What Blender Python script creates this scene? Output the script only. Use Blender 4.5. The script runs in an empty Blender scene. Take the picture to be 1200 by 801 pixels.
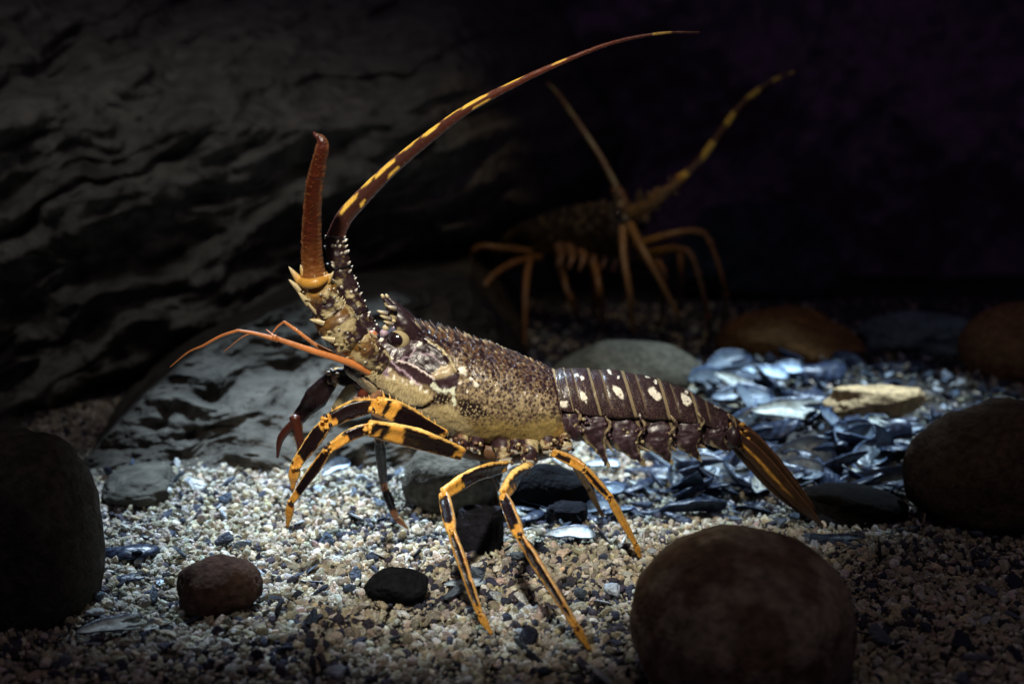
import bpy, math, random
import numpy as np
from mathutils import Vector, Matrix, kdtree
random.seed(7); rng = np.random.default_rng(7)
S = bpy.context.scene
C = S.collection
R = math.radians

# ------------------------------------------------------------------ camera, light, exposure
LENS = 44.0; CAM = Vector((0.0, -1.0, 0.36)); PITCH = R(10.0)
cd = bpy.data.cameras.new('camera'); cam = bpy.data.objects.new('camera', cd); C.objects.link(cam)
cam.location = CAM; cam.rotation_euler = (R(90) - PITCH, 0, 0)
cd.lens = LENS; cd.sensor_width = 36; cd.clip_start = 0.01; cd.clip_end = 50
cd.dof.use_dof = True; cd.dof.focus_distance = 1.0; cd.dof.aperture_fstop = 4.0
S.camera = cam
w = bpy.data.worlds.new('World'); S.world = w; w.use_nodes = True
bg = w.node_tree.nodes['Background']
bg.inputs[0].default_value = (0.50, 0.34, 0.66, 1); bg.inputs[1].default_value = 0.044
S.view_settings.view_transform = 'Standard'; S.view_settings.look = 'None'
S.view_settings.exposure = 0.0; S.view_settings.gamma = 1.0

def spot(name, loc, aim, energy, color, size, blend, radius):
    l = bpy.data.lights.new(name, 'SPOT'); o = bpy.data.objects.new(name, l); C.objects.link(o)
    l.energy = energy; l.color = color; l.spot_size = R(size); l.spot_blend = blend; l.shadow_soft_size = radius
    o.location = loc
    o.rotation_euler = (Vector(aim) - Vector(loc)).to_track_quat('-Z', 'Y').to_euler()
    return o
# the tank's overhead spot lamps: two cool ones over the gravel, one warmer one above the glass; the last spot is an added fill
spot('tank_or_fill_spot', (-0.25, 0.62, 1.15), (-0.13, 0.19, 0.0), 235, (0.62, 0.81, 1.0), 35, 1.0, 0.03)
spot('tank_or_fill_spot', (0.62, 0.66, 1.20), (0.31, 0.42, 0.0), 175, (0.62, 0.82, 1.0), 34, 1.0, 0.03)
spot('tank_or_fill_spot', (-0.12, -0.80, 0.95), (-0.02, 0.04, 0.13), 76, (1.0, 0.92, 0.76), 30, 1.0, 0.03)
spot('tank_or_fill_spot', (0.10, 0.15, 1.30), (0.12, 0.97, 0.27), 10, (1.0, 0.76, 0.42), 25, 1.0, 0.03)
spot('tank_or_fill_spot', (-0.62, -0.12, 1.30), (-0.42, 0.74, 0.32), 10, (1.0, 0.98, 0.93), 46, 1.0, 0.20)
spot('tank_or_fill_spot', (0.10, -0.55, 1.55), (0.12, 0.12, 0.0), 4, (1.0, 0.86, 0.66), 82, 1.0, 0.15)  # added wide dim fill to lift the dark right side, no tank lamp

# ------------------------------------------------------------------ pixel -> place helpers (photo is 1200 x 801)
F = 1200 * LENS / 36.0
cp, sp_ = math.cos(PITCH), math.sin(PITCH)
FWD = np.array([0, cp, -sp_]); UP = np.array([0, sp_, cp]); CAMv = np.array(CAM)
def ray(px, py):
    return np.array([(px - 600) / F, 0, 0]) + UP * (-(py - 400.5) / F) + FWD
def P(px, py, Y):                       # point on the upright plane at world depth Y
    r = ray(px, py); return CAMv + r * ((Y - CAMv[1]) / r[1])
def G(px, py, z=0.0):                   # point on the ground
    r = ray(px, py); return CAMv + r * ((z - CAMv[2]) / r[2])
def proj(p):                            # (n,3) -> photo pixels, used only to read where a marking traced from the animal sits
    d = p - CAMv; zf = d @ FWD
    return np.stack([600 + F * d[:, 0] / zf, 400.5 - F * (d @ UP) / zf], 1)
def mpx(n, Y): return n * (Y + 1.0) / F   # pixels -> metres at depth Y
def lin(r, g, b):
    f = lambda c: (c / 255 / 12.92) if c / 255 <= 0.04045 else ((c / 255 + 0.055) / 1.055) ** 2.4
    return np.array([f(r), f(g), f(b)])

# ------------------------------------------------------------------ noise
def hsh(ix, iy, iz, s=0):
    h = (ix.astype(np.int64) * 374761393 + iy.astype(np.int64) * 668265263 + iz.astype(np.int64) * 2147483647 + s * 974634777) & 0xFFFFFFFF
    h = ((h ^ (h >> 13)) * 1274126177) & 0xFFFFFFFF
    h = ((h ^ (h >> 15)) * 2246822519) & 0xFFFFFFFF
    return ((h ^ (h >> 16)) & 0xFFFF) / 65535.0
def vn(p, s=0):
    p = np.asarray(p, float); i = np.floor(p).astype(np.int64); f = p - i; f = f * f * f * (f * (f * 6 - 15) + 10)
    r = 0
    for dx in (0, 1):
        for dy in (0, 1):
            for dz in (0, 1):
                wgt = (f[:, 0] if dx else 1 - f[:, 0]) * (f[:, 1] if dy else 1 - f[:, 1]) * (f[:, 2] if dz else 1 - f[:, 2])
                r = r + wgt * hsh(i[:, 0] + dx, i[:, 1] + dy, i[:, 2] + dz, s)
    return r * 2 - 1
def fbm(p, o=4, s=0, g=0.5):
    r = 0; a = 1; t = 0; p = np.asarray(p, float)
    for k in range(o):
        r = r + a * vn(p * 2.03 ** k + 13.7 * k, s + k); t += a; a *= g
    return r / t
def ridge(p, o=4, s=0):
    r = 0; a = 1; t = 0
    for k in range(o):
        r = r + a * (1 - np.abs(vn(p * 2.1 ** k + 7.3 * k, s + k)) * 2); t += a; a *= 0.5
    return r / t
def sstep(a, b, x):
    t = np.clip((x - a) / (b - a), 0, 1); return t * t * (3 - 2 * t)

# ------------------------------------------------------------------ mesh building
class MB:
    def __init__(s): s.v = []; s.f = []; s.c = []; s.m = []; s.n = 0
    def add(s, v, f, c, m=0):
        v = np.asarray(v, float); c = np.asarray(c, float)
        if c.ndim == 1: c = np.tile(c, (len(v), 1))
        s.v.append(v); s.c.append(c)
        for q in f: s.f.append(tuple(int(k) + s.n for k in q)); s.m.append(m)
        s.n += len(v)
    def mesh(s, name, mats):
        v = np.concatenate(s.v); c = np.concatenate(s.c)
        me = bpy.data.meshes.new(name); me.from_pydata(v.tolist(), [], s.f)
        at = me.color_attributes.new('Col', 'FLOAT_COLOR', 'POINT')
        at.data.foreach_set('color', np.concatenate([np.clip(c, 0, 1), np.ones((len(c), 1))], 1).ravel().astype(np.float32))
        for m in mats: me.materials.append(m)
        me.polygons.foreach_set('material_index', s.m)
        me.polygons.foreach_set('use_smooth', [True] * len(me.polygons))
        me.update(); return me
    def obj(s, name, mats, loc=None):
        if loc is not None:
            s.v = [v - np.asarray(loc) for v in s.v]
        o = bpy.data.objects.new(name, s.mesh(name, mats)); C.objects.link(o)
        if loc is not None: o.location = loc
        return o
def tag(o, label=None, cat=None, group=None, kind=None):
    for k, v in (('label', label), ('category', cat), ('group', group), ('kind', kind)):
        if v: o[k] = v
    return o
def grid_faces(nr, nc, wrap=True):
    f = []
    for i in range(nr - 1):
        for j in range(nc if wrap else nc - 1):
            a = i * nc + j; b = i * nc + (j + 1) % nc
            f.append((a, b, b + nc, a + nc))
    return f
def catmull(pts, n):
    pts = np.asarray(pts, float); m = len(pts)
    pp = np.vstack([2 * pts[0] - pts[1], pts, 2 * pts[-1] - pts[-2]])
    t = np.linspace(0, m - 1, n); i = np.minimum(t.astype(int), m - 2); u = (t - i)[:, None]
    p0, p1, p2, p3 = pp[i], pp[i + 1], pp[i + 2], pp[i + 3]
    return 0.5 * ((2 * p1) + (-p0 + p2) * u + (2 * p0 - 5 * p1 + 4 * p2 - p3) * u ** 2 + (-p0 + 3 * p1 - 3 * p2 + p3) * u ** 3)
def tube(mb, pts, ra, rb=None, colf=None, n=24, ns=14, mat=0, bump=0.0, bs=200, seed=0, smooth=True, exp=2.0, keel=0.0):
    """lofted limb: ra = half height seen from the side, rb = half thickness across; closed rounded ends"""
    pts = np.asarray(pts, float)
    P3 = catmull(pts, n) if smooth and len(pts) > 2 else np.stack([np.interp(np.linspace(0, len(pts) - 1, n), range(len(pts)), pts[:, k]) for k in range(3)], 1)
    ra = np.interp(np.linspace(0, 1, n), np.linspace(0, 1, len(ra)), ra) if np.ndim(ra) else np.full(n, ra)
    rb = ra * 0.8 if rb is None else (np.interp(np.linspace(0, 1, n), np.linspace(0, 1, len(rb)), rb) if np.ndim(rb) else np.full(n, rb))
    T = np.gradient(P3, axis=0); T /= np.linalg.norm(T, axis=1)[:, None] + 1e-12
    ref = np.array([0, -1.0, 0.0])
    A = np.cross(T, ref); A /= np.linalg.norm(A, axis=1)[:, None] + 1e-9
    for i in range(1, n):
        if A[i] @ A[i - 1] < 0: A[i] = -A[i]
    B = np.cross(A, T)
    th = np.linspace(0, 2 * math.pi, ns, endpoint=False)
    L = np.linalg.norm(np.diff(P3, axis=0), axis=1).sum()
    sg = lambda x: np.sign(x) * np.abs(x) ** (2 / exp)
    kk = (1 - keel * np.exp(-(np.cos(th) / .42) ** 2))[None]
    V = P3[:, None] + A[:, None] * (ra[:, None] * sg(np.cos(th))[None])[:, :, None] + B[:, None] * (rb[:, None] * sg(np.sin(th))[None] * kk)[:, :, None]
    V = V.reshape(-1, 3)
    if bump:
        nr = (V.reshape(n, ns, 3) - P3[:, None]); nr /= np.linalg.norm(nr, axis=2)[:, :, None] + 1e-9
        V = V + nr.reshape(-1, 3) * (fbm(V * bs, 3, seed) * bump)[:, None]
    tt = np.repeat(np.linspace(0, 1, n), ns); ss = np.tile(np.cos(th), n)
    col = colf(tt, ss, V) if callable(colf) else np.tile(colf, (len(V), 1))
    fs = grid_faces(n, ns)
    # rounded caps
    e0 = P3[0] - T[0] * ra[0] * 0.5; e1 = P3[-1] + T[-1] * ra[-1] * 0.5
    V = np.vstack([V, e0, e1]); col = np.vstack([col, col[0], col[-3 if len(col) > 3 else -1]])
    k = n * ns
    for j in range(ns):
        fs.append((j, k, (j + 1) % ns)); fs.append(((n - 1) * ns + j, (n - 1) * ns + (j + 1) % ns, k + 1))
    mb.add(V, fs, col, mat); return P3
def cone(mb, base, tip, r, c0, c1, ns=6, mat=0):
    base = np.asarray(base, float); tip = np.asarray(tip, float); d = tip - base; L = np.linalg.norm(d) + 1e-9; d /= L
    a = np.cross(d, [0.3, 0.9, 0.1]); a /= np.linalg.norm(a); b = np.cross(d, a)
    V = []; cols = []
    for t, rr in ((0, 1), (0.45, 0.72), (0.85, 0.3)):
        for j in range(ns):
            an = 2 * math.pi * j / ns; V.append(base + d * L * t + (a * math.cos(an) + b * math.sin(an)) * r * rr); cols.append(c0 * (1 - t) + c1 * t if t < 0.8 else c1)
    V.append(tip); cols.append(c1)
    f = grid_faces(3, ns); k = 3 * ns
    for j in range(ns): f.append((2 * ns + j, 2 * ns + (j + 1) % ns, k))
    mb.add(V, f, cols, mat)
_ico = {}
def ico(n):
    if n not in _ico:
        import bmesh
        bm = bmesh.new(); bmesh.ops.create_icosphere(bm, subdivisions=n, radius=1)
        _ico[n] = (np.array([v.co[:] for v in bm.verts]), [tuple(v.index for v in f.verts) for f in bm.faces]); bm.free()
    return _ico[n]
def ball(mb, c, r, col, n=3, mat=0):
    v, f = ico(n); r = np.asarray(r, float)
    cc = col(v) if callable(col) else col
    mb.add(v * r + np.asarray(c), f, cc, mat)

# ------------------------------------------------------------------ materials
def mat_new(name):
    m = bpy.data.materials.new(name); m.use_nodes = True
    nt = m.node_tree; return m, nt, nt.nodes, nt.links, nt.nodes['Principled BSDF']
def attr_mat(name, rough, nscale, nstr, bscale, bstr, spec=0.5, coat=0.0, bdist=0.001, detail=6.0, inst=False, rvar=0.15):
    m, nt, N, L, bs = mat_new(name)
    a = N.new('ShaderNodeAttribute'); a.attribute_name = 'Col'
    if inst: a.attribute_type = 'INSTANCER'
    tc = N.new('ShaderNodeTexCoord')
    no = N.new('ShaderNodeTexNoise'); no.inputs['Scale'].default_value = nscale; no.inputs['Detail'].default_value = detail
    L.new(tc.outputs['Object'], no.inputs['Vector'])
    mr = N.new('ShaderNodeMapRange'); mr.inputs[1].default_value = 0.25; mr.inputs[2].default_value = 0.75
    mr.inputs[3].default_value = 1 - nstr; mr.inputs[4].default_value = 1 + nstr
    L.new(no.outputs['Fac'], mr.inputs[0])
    mx = N.new('ShaderNodeVectorMath'); mx.operation = 'SCALE'
    L.new(a.outputs['Color'], mx.inputs[0]); L.new(mr.outputs[0], mx.inputs['Scale']); L.new(mx.outputs[0], bs.inputs['Base Color'])
    r2 = N.new('ShaderNodeMapRange'); r2.inputs[3].default_value = rough - rvar; r2.inputs[4].default_value = rough + rvar
    L.new(no.outputs['Fac'], r2.inputs[0]); L.new(r2.outputs[0], bs.inputs['Roughness'])
    nb = N.new('ShaderNodeTexNoise'); nb.inputs['Scale'].default_value = bscale; nb.inputs['Detail'].default_value = 8
    L.new(tc.outputs['Object'], nb.inputs['Vector'])
    bp = N.new('ShaderNodeBump'); bp.inputs['Strength'].default_value = bstr; bp.inputs['Distance'].default_value = bdist
    L.new(nb.outputs['Fac'], bp.inputs['Height']); L.new(bp.outputs[0], bs.inputs['Normal'])
    bs.inputs['Specular IOR Level'].default_value = spec
    bs.inputs['Coat Weight'].default_value = coat; bs.inputs['Coat Roughness'].default_value = 0.15
    return m
M_SHELL = attr_mat('lobster_shell', 0.38, 900, 0.3, 1400, 0.45, 0.5, 0.08, 0.0003)
M_EYE = attr_mat('lobster_eye', 0.12, 300, 0.05, 300, 0.0, 0.8, 0.5, 0.0005, rvar=0.05)
M_ANT = attr_mat('antenna_shell', 0.34, 700, 0.2, 900, 0.4, 0.5, 0.1, 0.0005)
M_LEG = attr_mat('leg_shell', 0.30, 600, 0.25, 700, 0.5, 0.5, 0.15, 0.0004)
for n_ in M_LEG.node_tree.nodes:
    if n_.type == 'BSDF_PRINCIPLED':
        n_.inputs['Subsurface Weight'].default_value = .22; n_.inputs['Subsurface Radius'].default_value = (1.0, .45, .1); n_.inputs['Subsurface Scale'].default_value = .004
M_ROCK = attr_mat('rock', 0.92, 60, 0.45, 90, 1.0, 0.08, 0, 0.004, 10)
M_ROCKF = attr_mat('boulder', 0.9, 150, 0.55, 300, 1.0, 0.1, 0, 0.002, 12)
M_WALL = attr_mat('layered_rock', 0.93, 28, 0.45, 40, 1.0, 0.06, 0, 0.02, 14)
M_GRAIN = attr_mat('gravel', 0.6, 1.2, 0.35, 3.0, 0.5, 0.35, 0, 0.3, 6, inst=True)
M_BED = attr_mat('bed', 0.9, 200, 0.5, 300, 1.0, 0.2, 0, 0.003)
M_MUSS = attr_mat('mussel', 0.34, 260, 0.5, 240, 0.8, 0.28, 0.0, 0.0007, rvar=0.12)

# ------------------------------------------------------------------ the setting: gravel bed
def ground_z(x, y):
    p = np.stack([x * 5, y * 5, x * 0], 1)
    z = fbm(p, 3, 3) * 0.008
    z = z + 0.030 * np.exp(-(((x - 0.42) / 0.26) ** 2 + ((y - 0.62) / 0.28) ** 2))      # shell bank behind the tail
    z = z + 0.012 * np.exp(-(((x + 0.22) / 0.16) ** 2 + ((y - 0.20) / 0.12) ** 2))
    return z
nx, ny = 260, 260
gx = np.sign(np.linspace(-1, 1, nx)) * np.abs(np.linspace(-1, 1, nx)) ** 1.8 * 4.0
gy = -1.6 + (np.linspace(0, 1, ny) ** 1.5) * 6.0
X, Y = np.meshgrid(gx, gy); x = X.ravel(); y = Y.ravel()
mb = MB(); v = np.stack([x, y, ground_z(x, y) - 0.003], 1)
cc = np.tile(np.array([0.05, 0.045, 0.04]), (len(v), 1))
mb.add(v, [q[::-1] for q in grid_faces(ny, nx, False)], cc)
g = mb.obj('gravel_bed', [M_BED]); tag(g, 'sandy gravel floor of the tank', kind='structure')

# grain shapes (kept out of the scene, only instanced)
src = bpy.data.collections.new('grain_shapes')
def make_grain(k, flat, ang):
    v, f = ico(3 if k < 4 else 2); v = v.copy()
    if ang:
        for q in range(9):
            d = rng.normal(size=3); d /= np.linalg.norm(d); h = rng.uniform(0.45, 0.8)
            s = v @ d; v -= np.outer(np.maximum(s - h, 0) * 0.93, d)
    n = fbm(v * 1.3 + k * 9, 3, k); v *= (1 + n * 0.35)[:, None]
    v *= np.array([1.15, 0.85, flat])
    m = MB(); m.add(v, f, np.array([1, 1, 1.])); o = bpy.data.objects.new('grain%02d' % k, m.mesh('grain', [M_GRAIN])); src.objects.link(o)
for k, (fl, an) in enumerate([(0.75, 1), (0.6, 1), (0.8, 0), (0.65, 0), (0.5, 1), (0.7, 1), (0.35, 1), (0.16, 1), (0.10, 1), (0.22, 1)]): make_grain(k, fl, an)
NG = 10
def grain_group():
    ng = bpy.data.node_groups.new('scatter_grains', 'GeometryNodeTree')
    ng.interface.new_socket('Geometry', in_out='INPUT', socket_type='NodeSocketGeometry')
    ng.interface.new_socket('Geometry', in_out='OUTPUT', socket_type='NodeSocketGeometry')
    N, L = ng.nodes, ng.links
    gi = N.new('NodeGroupInput'); go = N.new('NodeGroupOutput')
    mp = N.new('GeometryNodeMeshToPoints'); ci = N.new('GeometryNodeCollectionInfo')
    ci.inputs['Collection'].default_value = src; ci.inputs['Separate Children'].default_value = True; ci.inputs['Reset Children'].default_value = True
    ip = N.new('GeometryNodeInstanceOnPoints'); ip.inputs['Pick Instance'].default_value = True
    def na(n, t):
        a = N.new('GeometryNodeInputNamedAttribute'); a.data_type = t; a.inputs['Name'].default_value = n; return a
    L.new(gi.outputs[0], mp.inputs['Mesh']); L.new(mp.outputs[0], ip.inputs['Points']); L.new(ci.outputs[0], ip.inputs['Instance'])
    L.new(na('idx', 'INT').outputs[0], ip.inputs['Instance Index'])
    L.new(na('rot', 'FLOAT_VECTOR').outputs[0], ip.inputs['Rotation']); L.new(na('scl', 'FLOAT_VECTOR').outputs[0], ip.inputs['Scale'])
    L.new(ip.outputs[0], go.inputs[0]); return ng
GG = grain_group()
def scatter(name, pos, idx, rot, scl, col, label, cat):
    n = len(pos); me = bpy.data.meshes.new(name); me.vertices.add(n); me.vertices.foreach_set('co', pos.astype(np.float32).ravel())
    a = me.attributes.new('idx', 'INT', 'POINT'); a.data.foreach_set('value', idx.astype(np.int32))
    a = me.attributes.new('rot', 'FLOAT_VECTOR', 'POINT'); a.data.foreach_set('vector', rot.astype(np.float32).ravel())
    a = me.attributes.new('scl', 'FLOAT_VECTOR', 'POINT'); a.data.foreach_set('vector', scl.astype(np.float32).ravel())
    a = me.attributes.new('Col', 'FLOAT_COLOR', 'POINT'); a.data.foreach_set('color', np.concatenate([col, np.ones((n, 1))], 1).astype(np.float32).ravel())
    me.update(); o = bpy.data.objects.new(name, me); C.objects.link(o)
    md = o.modifiers.new('grains', 'NODES'); md.node_group = GG
    tag(o, label, cat, kind='stuff'); return o
pal = np.array([[.62, .55, .42], [.70, .66, .56], [.50, .42, .29], [.42, .38, .30], [.58, .58, .54], [.36, .33, .22], [.66, .56, .36], [.30, .27, .22],
                [.06, .05, .08], [.04, .05, .10], [.50, .38, .32], [.78, .76, .70]])
pw = np.array([.16, .13, .13, .12, .08, .08, .09, .07, .07, .05, .03, .04])
def grains(n, xr, yr, smin, smax, lift):
    x = rng.uniform(*xr, n * 2); y = rng.uniform(*yr, n * 2)
    keep = (np.abs(x) < (y + 1.0) * 0.50 + 0.06); x = x[keep][:n]; y = y[keep][:n]; n = len(x)
    pile = np.exp(-(((x - .38) / .26) ** 2 + ((y - .48) / .34) ** 2) ** 2); kp = rng.random(n) > np.clip(pile * 1.5, 0, .93); x = x[kp]; y = y[kp]; n = len(x)
    s = smin + (smax - smin) * rng.random(n) ** 2.6
    z = ground_z(x, y) + s * rng.uniform(-0.5, lift, n)
    idx = rng.choice(NG, n, p=[.17, .16, .13, .12, .13, .12, .08, .04, .03, .02])
    flat = idx >= 6
    rot = np.stack([rng.uniform(0, 6.28, n), rng.uniform(0, 6.28, n), rng.uniform(0, 6.28, n)], 1)
    rot[flat, 0] = rng.normal(0, .5, flat.sum()); rot[flat, 1] = rng.normal(0, .5, flat.sum())
    scl = s[:, None] * rng.uniform(0.75, 1.3, (n, 3)); scl[flat] *= 1.5
    pi = rng.choice(12, n, p=pw / pw.sum())
    patch = fbm(np.stack([x * 14, y * 14, x * 0], 1), 2, 9) > 0.30
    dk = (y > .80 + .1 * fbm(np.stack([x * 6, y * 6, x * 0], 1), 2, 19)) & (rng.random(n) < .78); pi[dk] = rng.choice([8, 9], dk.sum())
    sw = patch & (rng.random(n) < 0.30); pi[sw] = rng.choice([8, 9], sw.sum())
    pc_ = pal[pi]; gm = pc_.mean(1, keepdims=True); pc_ = gm + (pc_ - gm) * .8; col = pc_ * rng.uniform(0.65, 1.25, (n, 1)) * (1 + rng.normal(0, .04, (n, 3)))
    return np.stack([x, y, z], 1), idx, rot, scl, np.clip(col, 0.01, .85)
A = grains(115000, (-.75, .75), (-.45, .55), .0013, .0046, 0.9)
B = grains(50000, (-1.1, 1.1), (.5, 1.5), .0026, .0058, 0.8)
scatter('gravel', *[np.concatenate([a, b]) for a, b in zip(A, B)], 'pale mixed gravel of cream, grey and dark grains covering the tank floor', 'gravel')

# ------------------------------------------------------------------ rocks
def rock(name, px0, px1, pyt, pyb, col, label, seed, ry=None, amp=0.16, strata=0.0, spots=None, mat=None, fr=1.5, cat='rock', boxy=0.0, tiltx=0.0, res=5, flat=0.0, group=None, zg=0.0):
    """a boulder standing where its foot touches the gravel in the photo"""
    yf = G((px0 + px1) / 2, pyb, zg)[1]
    d0 = yf + 1.0
    rx = (px1 - px0) / 2 * d0 / F; ryy = rx * 0.85 if ry is None else ry
    yc = yf + ryy * 0.75; rx *= (yc + 1) / d0
    c = P((px0 + px1) / 2, pyt, yc); top = c[2]
    rz = max((top - zg) * 0.62, 0.004); zc = top - rz
    v, f = ico(res); v = v.copy(); u = v.copy()
    if boxy: v = np.sign(v) * np.abs(v) ** (1 - boxy); v /= np.maximum(1, np.linalg.norm(v, axis=1) * 0.85)[:, None]
    n = fbm(u * fr + seed * 5.1, 5, seed) * amp
    cr = np.random.default_rng(seed + 100)
    for _ in range(0 if amp < .08 else 10):
        d = cr.normal(size=3); d /= np.linalg.norm(d); h = cr.uniform(.68, .9); sd_ = u @ d; n = n - np.maximum(sd_ - h, 0) * .9 * np.clip(amp * 7, 0, 1)
    if strata:
        q = np.stack([u[:, 0] * 0.8 + u[:, 2] * tiltx, u[:, 1] * 1.2, (u[:, 2] - u[:, 0] * tiltx) * 5.5], 1)
        n = n + ridge(q + seed, 4, seed) * strata
    n = n + fbm(u * fr * 5 + seed, 4, seed + 5) * (.012 + amp * 0.22)
    v = v * (1 + n)[:, None]
    if flat: v[:, 2] = np.minimum(v[:, 2], 1 - flat + fbm(u * 4, 3, seed) * .06)
    base = np.array(col); nn = fbm(u * 3.1 + seed, 4, seed + 9)
    cc = base[None] * (1 + 0.45 * nn[:, None])
    if spots is not None:
        m = sstep(0.10, 0.30, fbm(u * 2.6 + 40 + seed, 4, seed + 2))[:, None]; cc = cc * (1 - m) + np.array(spots)[None] * m
    V = v * np.array([rx, ryy, rz])
    mb = MB(); mb.add(V, f, np.clip(cc, 0.004, .8))
    o = mb.obj(name, [mat or M_ROCKF]); o.location = (c[0], yc, zc)
    tag(o, label, cat, group); return o
rock('boulder', 735, 1014, 627, 850, (.25, .205, .15), 'large smooth brown boulder with reddish stains at the bottom edge right of the legs', 1, amp=.075, spots=(.14, .095, .065), ry=.085, fr=1.1)
rock('boulder', -90, 108, 512, 742, (.06, .055, .045), 'large near-black boulder at the left edge of the gravel', 2, amp=.078, ry=.06, boxy=.25)
rock('rock', 198, 306, 650, 728, (.065, .038, .029), 'small reddish brown pitted rock lying in the gravel at lower left', 3, amp=.10, ry=.03)
rock('rock', 470, 600, 512, 604, (.10, .088, .070), 'grey rock half hidden behind the bent legs under the belly', 4, amp=.10, ry=.04)
rock('rock', 640, 832, 396, 478, (.065, .058, .042), 'rounded grey green rock just behind the dark tail segments', 5, amp=.08, ry=.07)
rock('rock', 838, 1034, 357, 440, (.24, .13, .05), 'wide brown rounded rock beside the feet of the distant lobster', 6, amp=.13, ry=.09)
rock('rock', 1008, 1150, 368, 420, (.16, .25, .28), 'low bluish grey slab between two brown rocks at far right', 7, amp=.18, ry=.08, strata=.06)
rock('boulder', 1128, 1290, 355, 462, (.24, .14, .07), 'dark brown boulder cut off by the right edge, behind the other', 8, amp=.07, ry=.10)
rock('boulder', 1062, 1290, 466, 634, (.085, .06, .04), 'big dark brown boulder at the right edge beside the shell pile', 9, amp=.10, ry=.08)
rock('rock', 962, 1092, 447, 490, (.46, .32, .17), 'flat yellowish tan stone lying on the shell pile', 10, amp=.14, ry=.03, flat=.35, zg=.032)
rock('rock', 532, 592, 586, 645, (.010, .010, .014), 'squarish black stone standing behind the left straight leg', 11, amp=.12, ry=.02, boxy=.45, flat=.3)
rock('rock', 590, 700, 543, 600, (.008, .008, .010), 'black humped stone in shade under the rear of the carapace', 12, amp=.08, ry=.025)
rock('rock', 640, 690, 586, 616, (.010, .010, .014), 'small black block of stone between the rear legs', 13, amp=.14, ry=.016, boxy=.4)
rock('pebble', 419, 506, 663, 708, (.008, .009, .012), 'black oval pebble on the pale gravel in the foreground', 14, amp=.09, ry=.018, cat='pebble')
rock('rock', 925, 1060, 570, 622, (.008, .007, .007), 'near-black lump standing in for the shaded gap between the tail tip and right boulder', 15, amp=.22, ry=.05)  # black lump added as the shade of an empty gap among the shells
rock('pebble', 438, 484, 518, 548, (.35, .45, .60), 'pale blue rounded pebble seen behind the front legs', 16, amp=.06, ry=.014, cat='pebble')
rock('rock', 118, 212, 548, 596, (.07, .065, .055), 'low flat grey rock where the gravel meets the left cliff', 17, amp=.14, ry=.05, flat=.3, strata=.05, mat=M_ROCK)

rock('rock', 790, 985, 228, 352, (.06, .085, .11), 'faint blue grey streaked rock in the dark behind the distant lobster', 19, amp=.12, ry=.12, strata=.09, tiltx=1.2, mat=M_WALL)
# the layered rock faces: relief sheets with a closed back
def face(name, xs, ys, depth, col, label, res, thick=0.35, mat=None, cat='rock'):
    nx, ny = res; X, Y = np.meshgrid(np.linspace(xs[0], xs[1], nx), np.linspace(ys[0], ys[1], ny)); px = X.ravel(); py = Y.ravel()
    D, c = depth(px, py)
    r = np.stack([(px - 600) / F, 0 * px, 0 * px], 1) + UP[None] * (-(py - 400.5) / F)[:, None] + FWD[None]
    V = CAMv + r * ((D + 1.0) / r[:, 1])[:, None]
    V2 = V.copy(); V2[:, 1] = V[:, 1].max() + thick
    n = nx * ny; f = [q for q in grid_faces(ny, nx, False)]; mb = MB()
    f2 = [tuple(k + n for k in q[::-1]) for q in grid_faces(ny, nx, False)]
    bd = list(range(nx)) + [i * nx + nx - 1 for i in range(1, ny)] + [(ny - 1) * nx + j for j in range(nx - 2, -1, -1)] + [i * nx for i in range(ny - 2, 0, -1)]
    sd = [(bd[i], bd[i] + n, bd[(i + 1) % len(bd)] + n, bd[(i + 1) % len(bd)]) for i in range(len(bd))]
    mb.add(np.vstack([V, V2]), f + f2 + sd, np.vstack([c, c]))
    o = mb.obj(name, [mat or M_WALL]); tag(o, label, cat); return o
def strat(px, py, ang, s, seed, stretch=4.5):
    a = R(ang); u = (px * math.cos(a) + py * math.sin(a)) / s; v = (-px * math.sin(a) + py * math.cos(a)) / s
    w0 = fbm(np.stack([u / 2.2, v / 2.2, u * 0], 1), 3, seed) * 0.9
    q = np.stack([u / stretch, v + w0, u * 0 + .3], 1)
    n = fbm(q * 1.0, 5, seed + 1, .55); t = v * 0.55 + w0 * .65 + n * 0.8
    saw = t - np.floor(t); led = np.where(saw < .72, sstep(0, .72, saw), 1 - sstep(.72, 1, saw))       # sloping ledges with an undercut lip
    return led, n
def depth_upper(px, py):
    led, n = strat(px, py, -21, 44, 21, 6.0)
    n2 = fbm(np.stack([px / 130, py / 130, px * 0], 1), 4, 33)
    lip = 470 - px * 0.42                                       # lower lip of the cliff
    below = sstep(0, 90, py - lip + n2 * 50)
    D = 0.62 + np.clip(px, -250, 900) * 0.0006 + n2 * 0.10 - led * 0.032 - n * 0.034 - np.abs(fbm(np.stack([px / 130, py / 50 + px / 150, px * 0], 1), 3, 8)) * .07 - sstep(400, 580, py) * .48 + below * 0.30 + np.clip(150 - py, 0, 500) * 0.0026
    D += fbm(np.stack([px / 18, py / 18, px * 0], 1), 3, 5) * .008
    D += sstep(520, 760, px) * 1.0
    c = np.array([.135, .13, .115])[None] * (1 + .35 * n[:, None] + .3 * n2[:, None])
    return D, np.clip(c, .02, .6)
face('rock_cliff', (-420, 780), (-160, 620), depth_upper, None, 'tall dark cliff of slanting rock layers filling the upper left', (520, 330))
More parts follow.
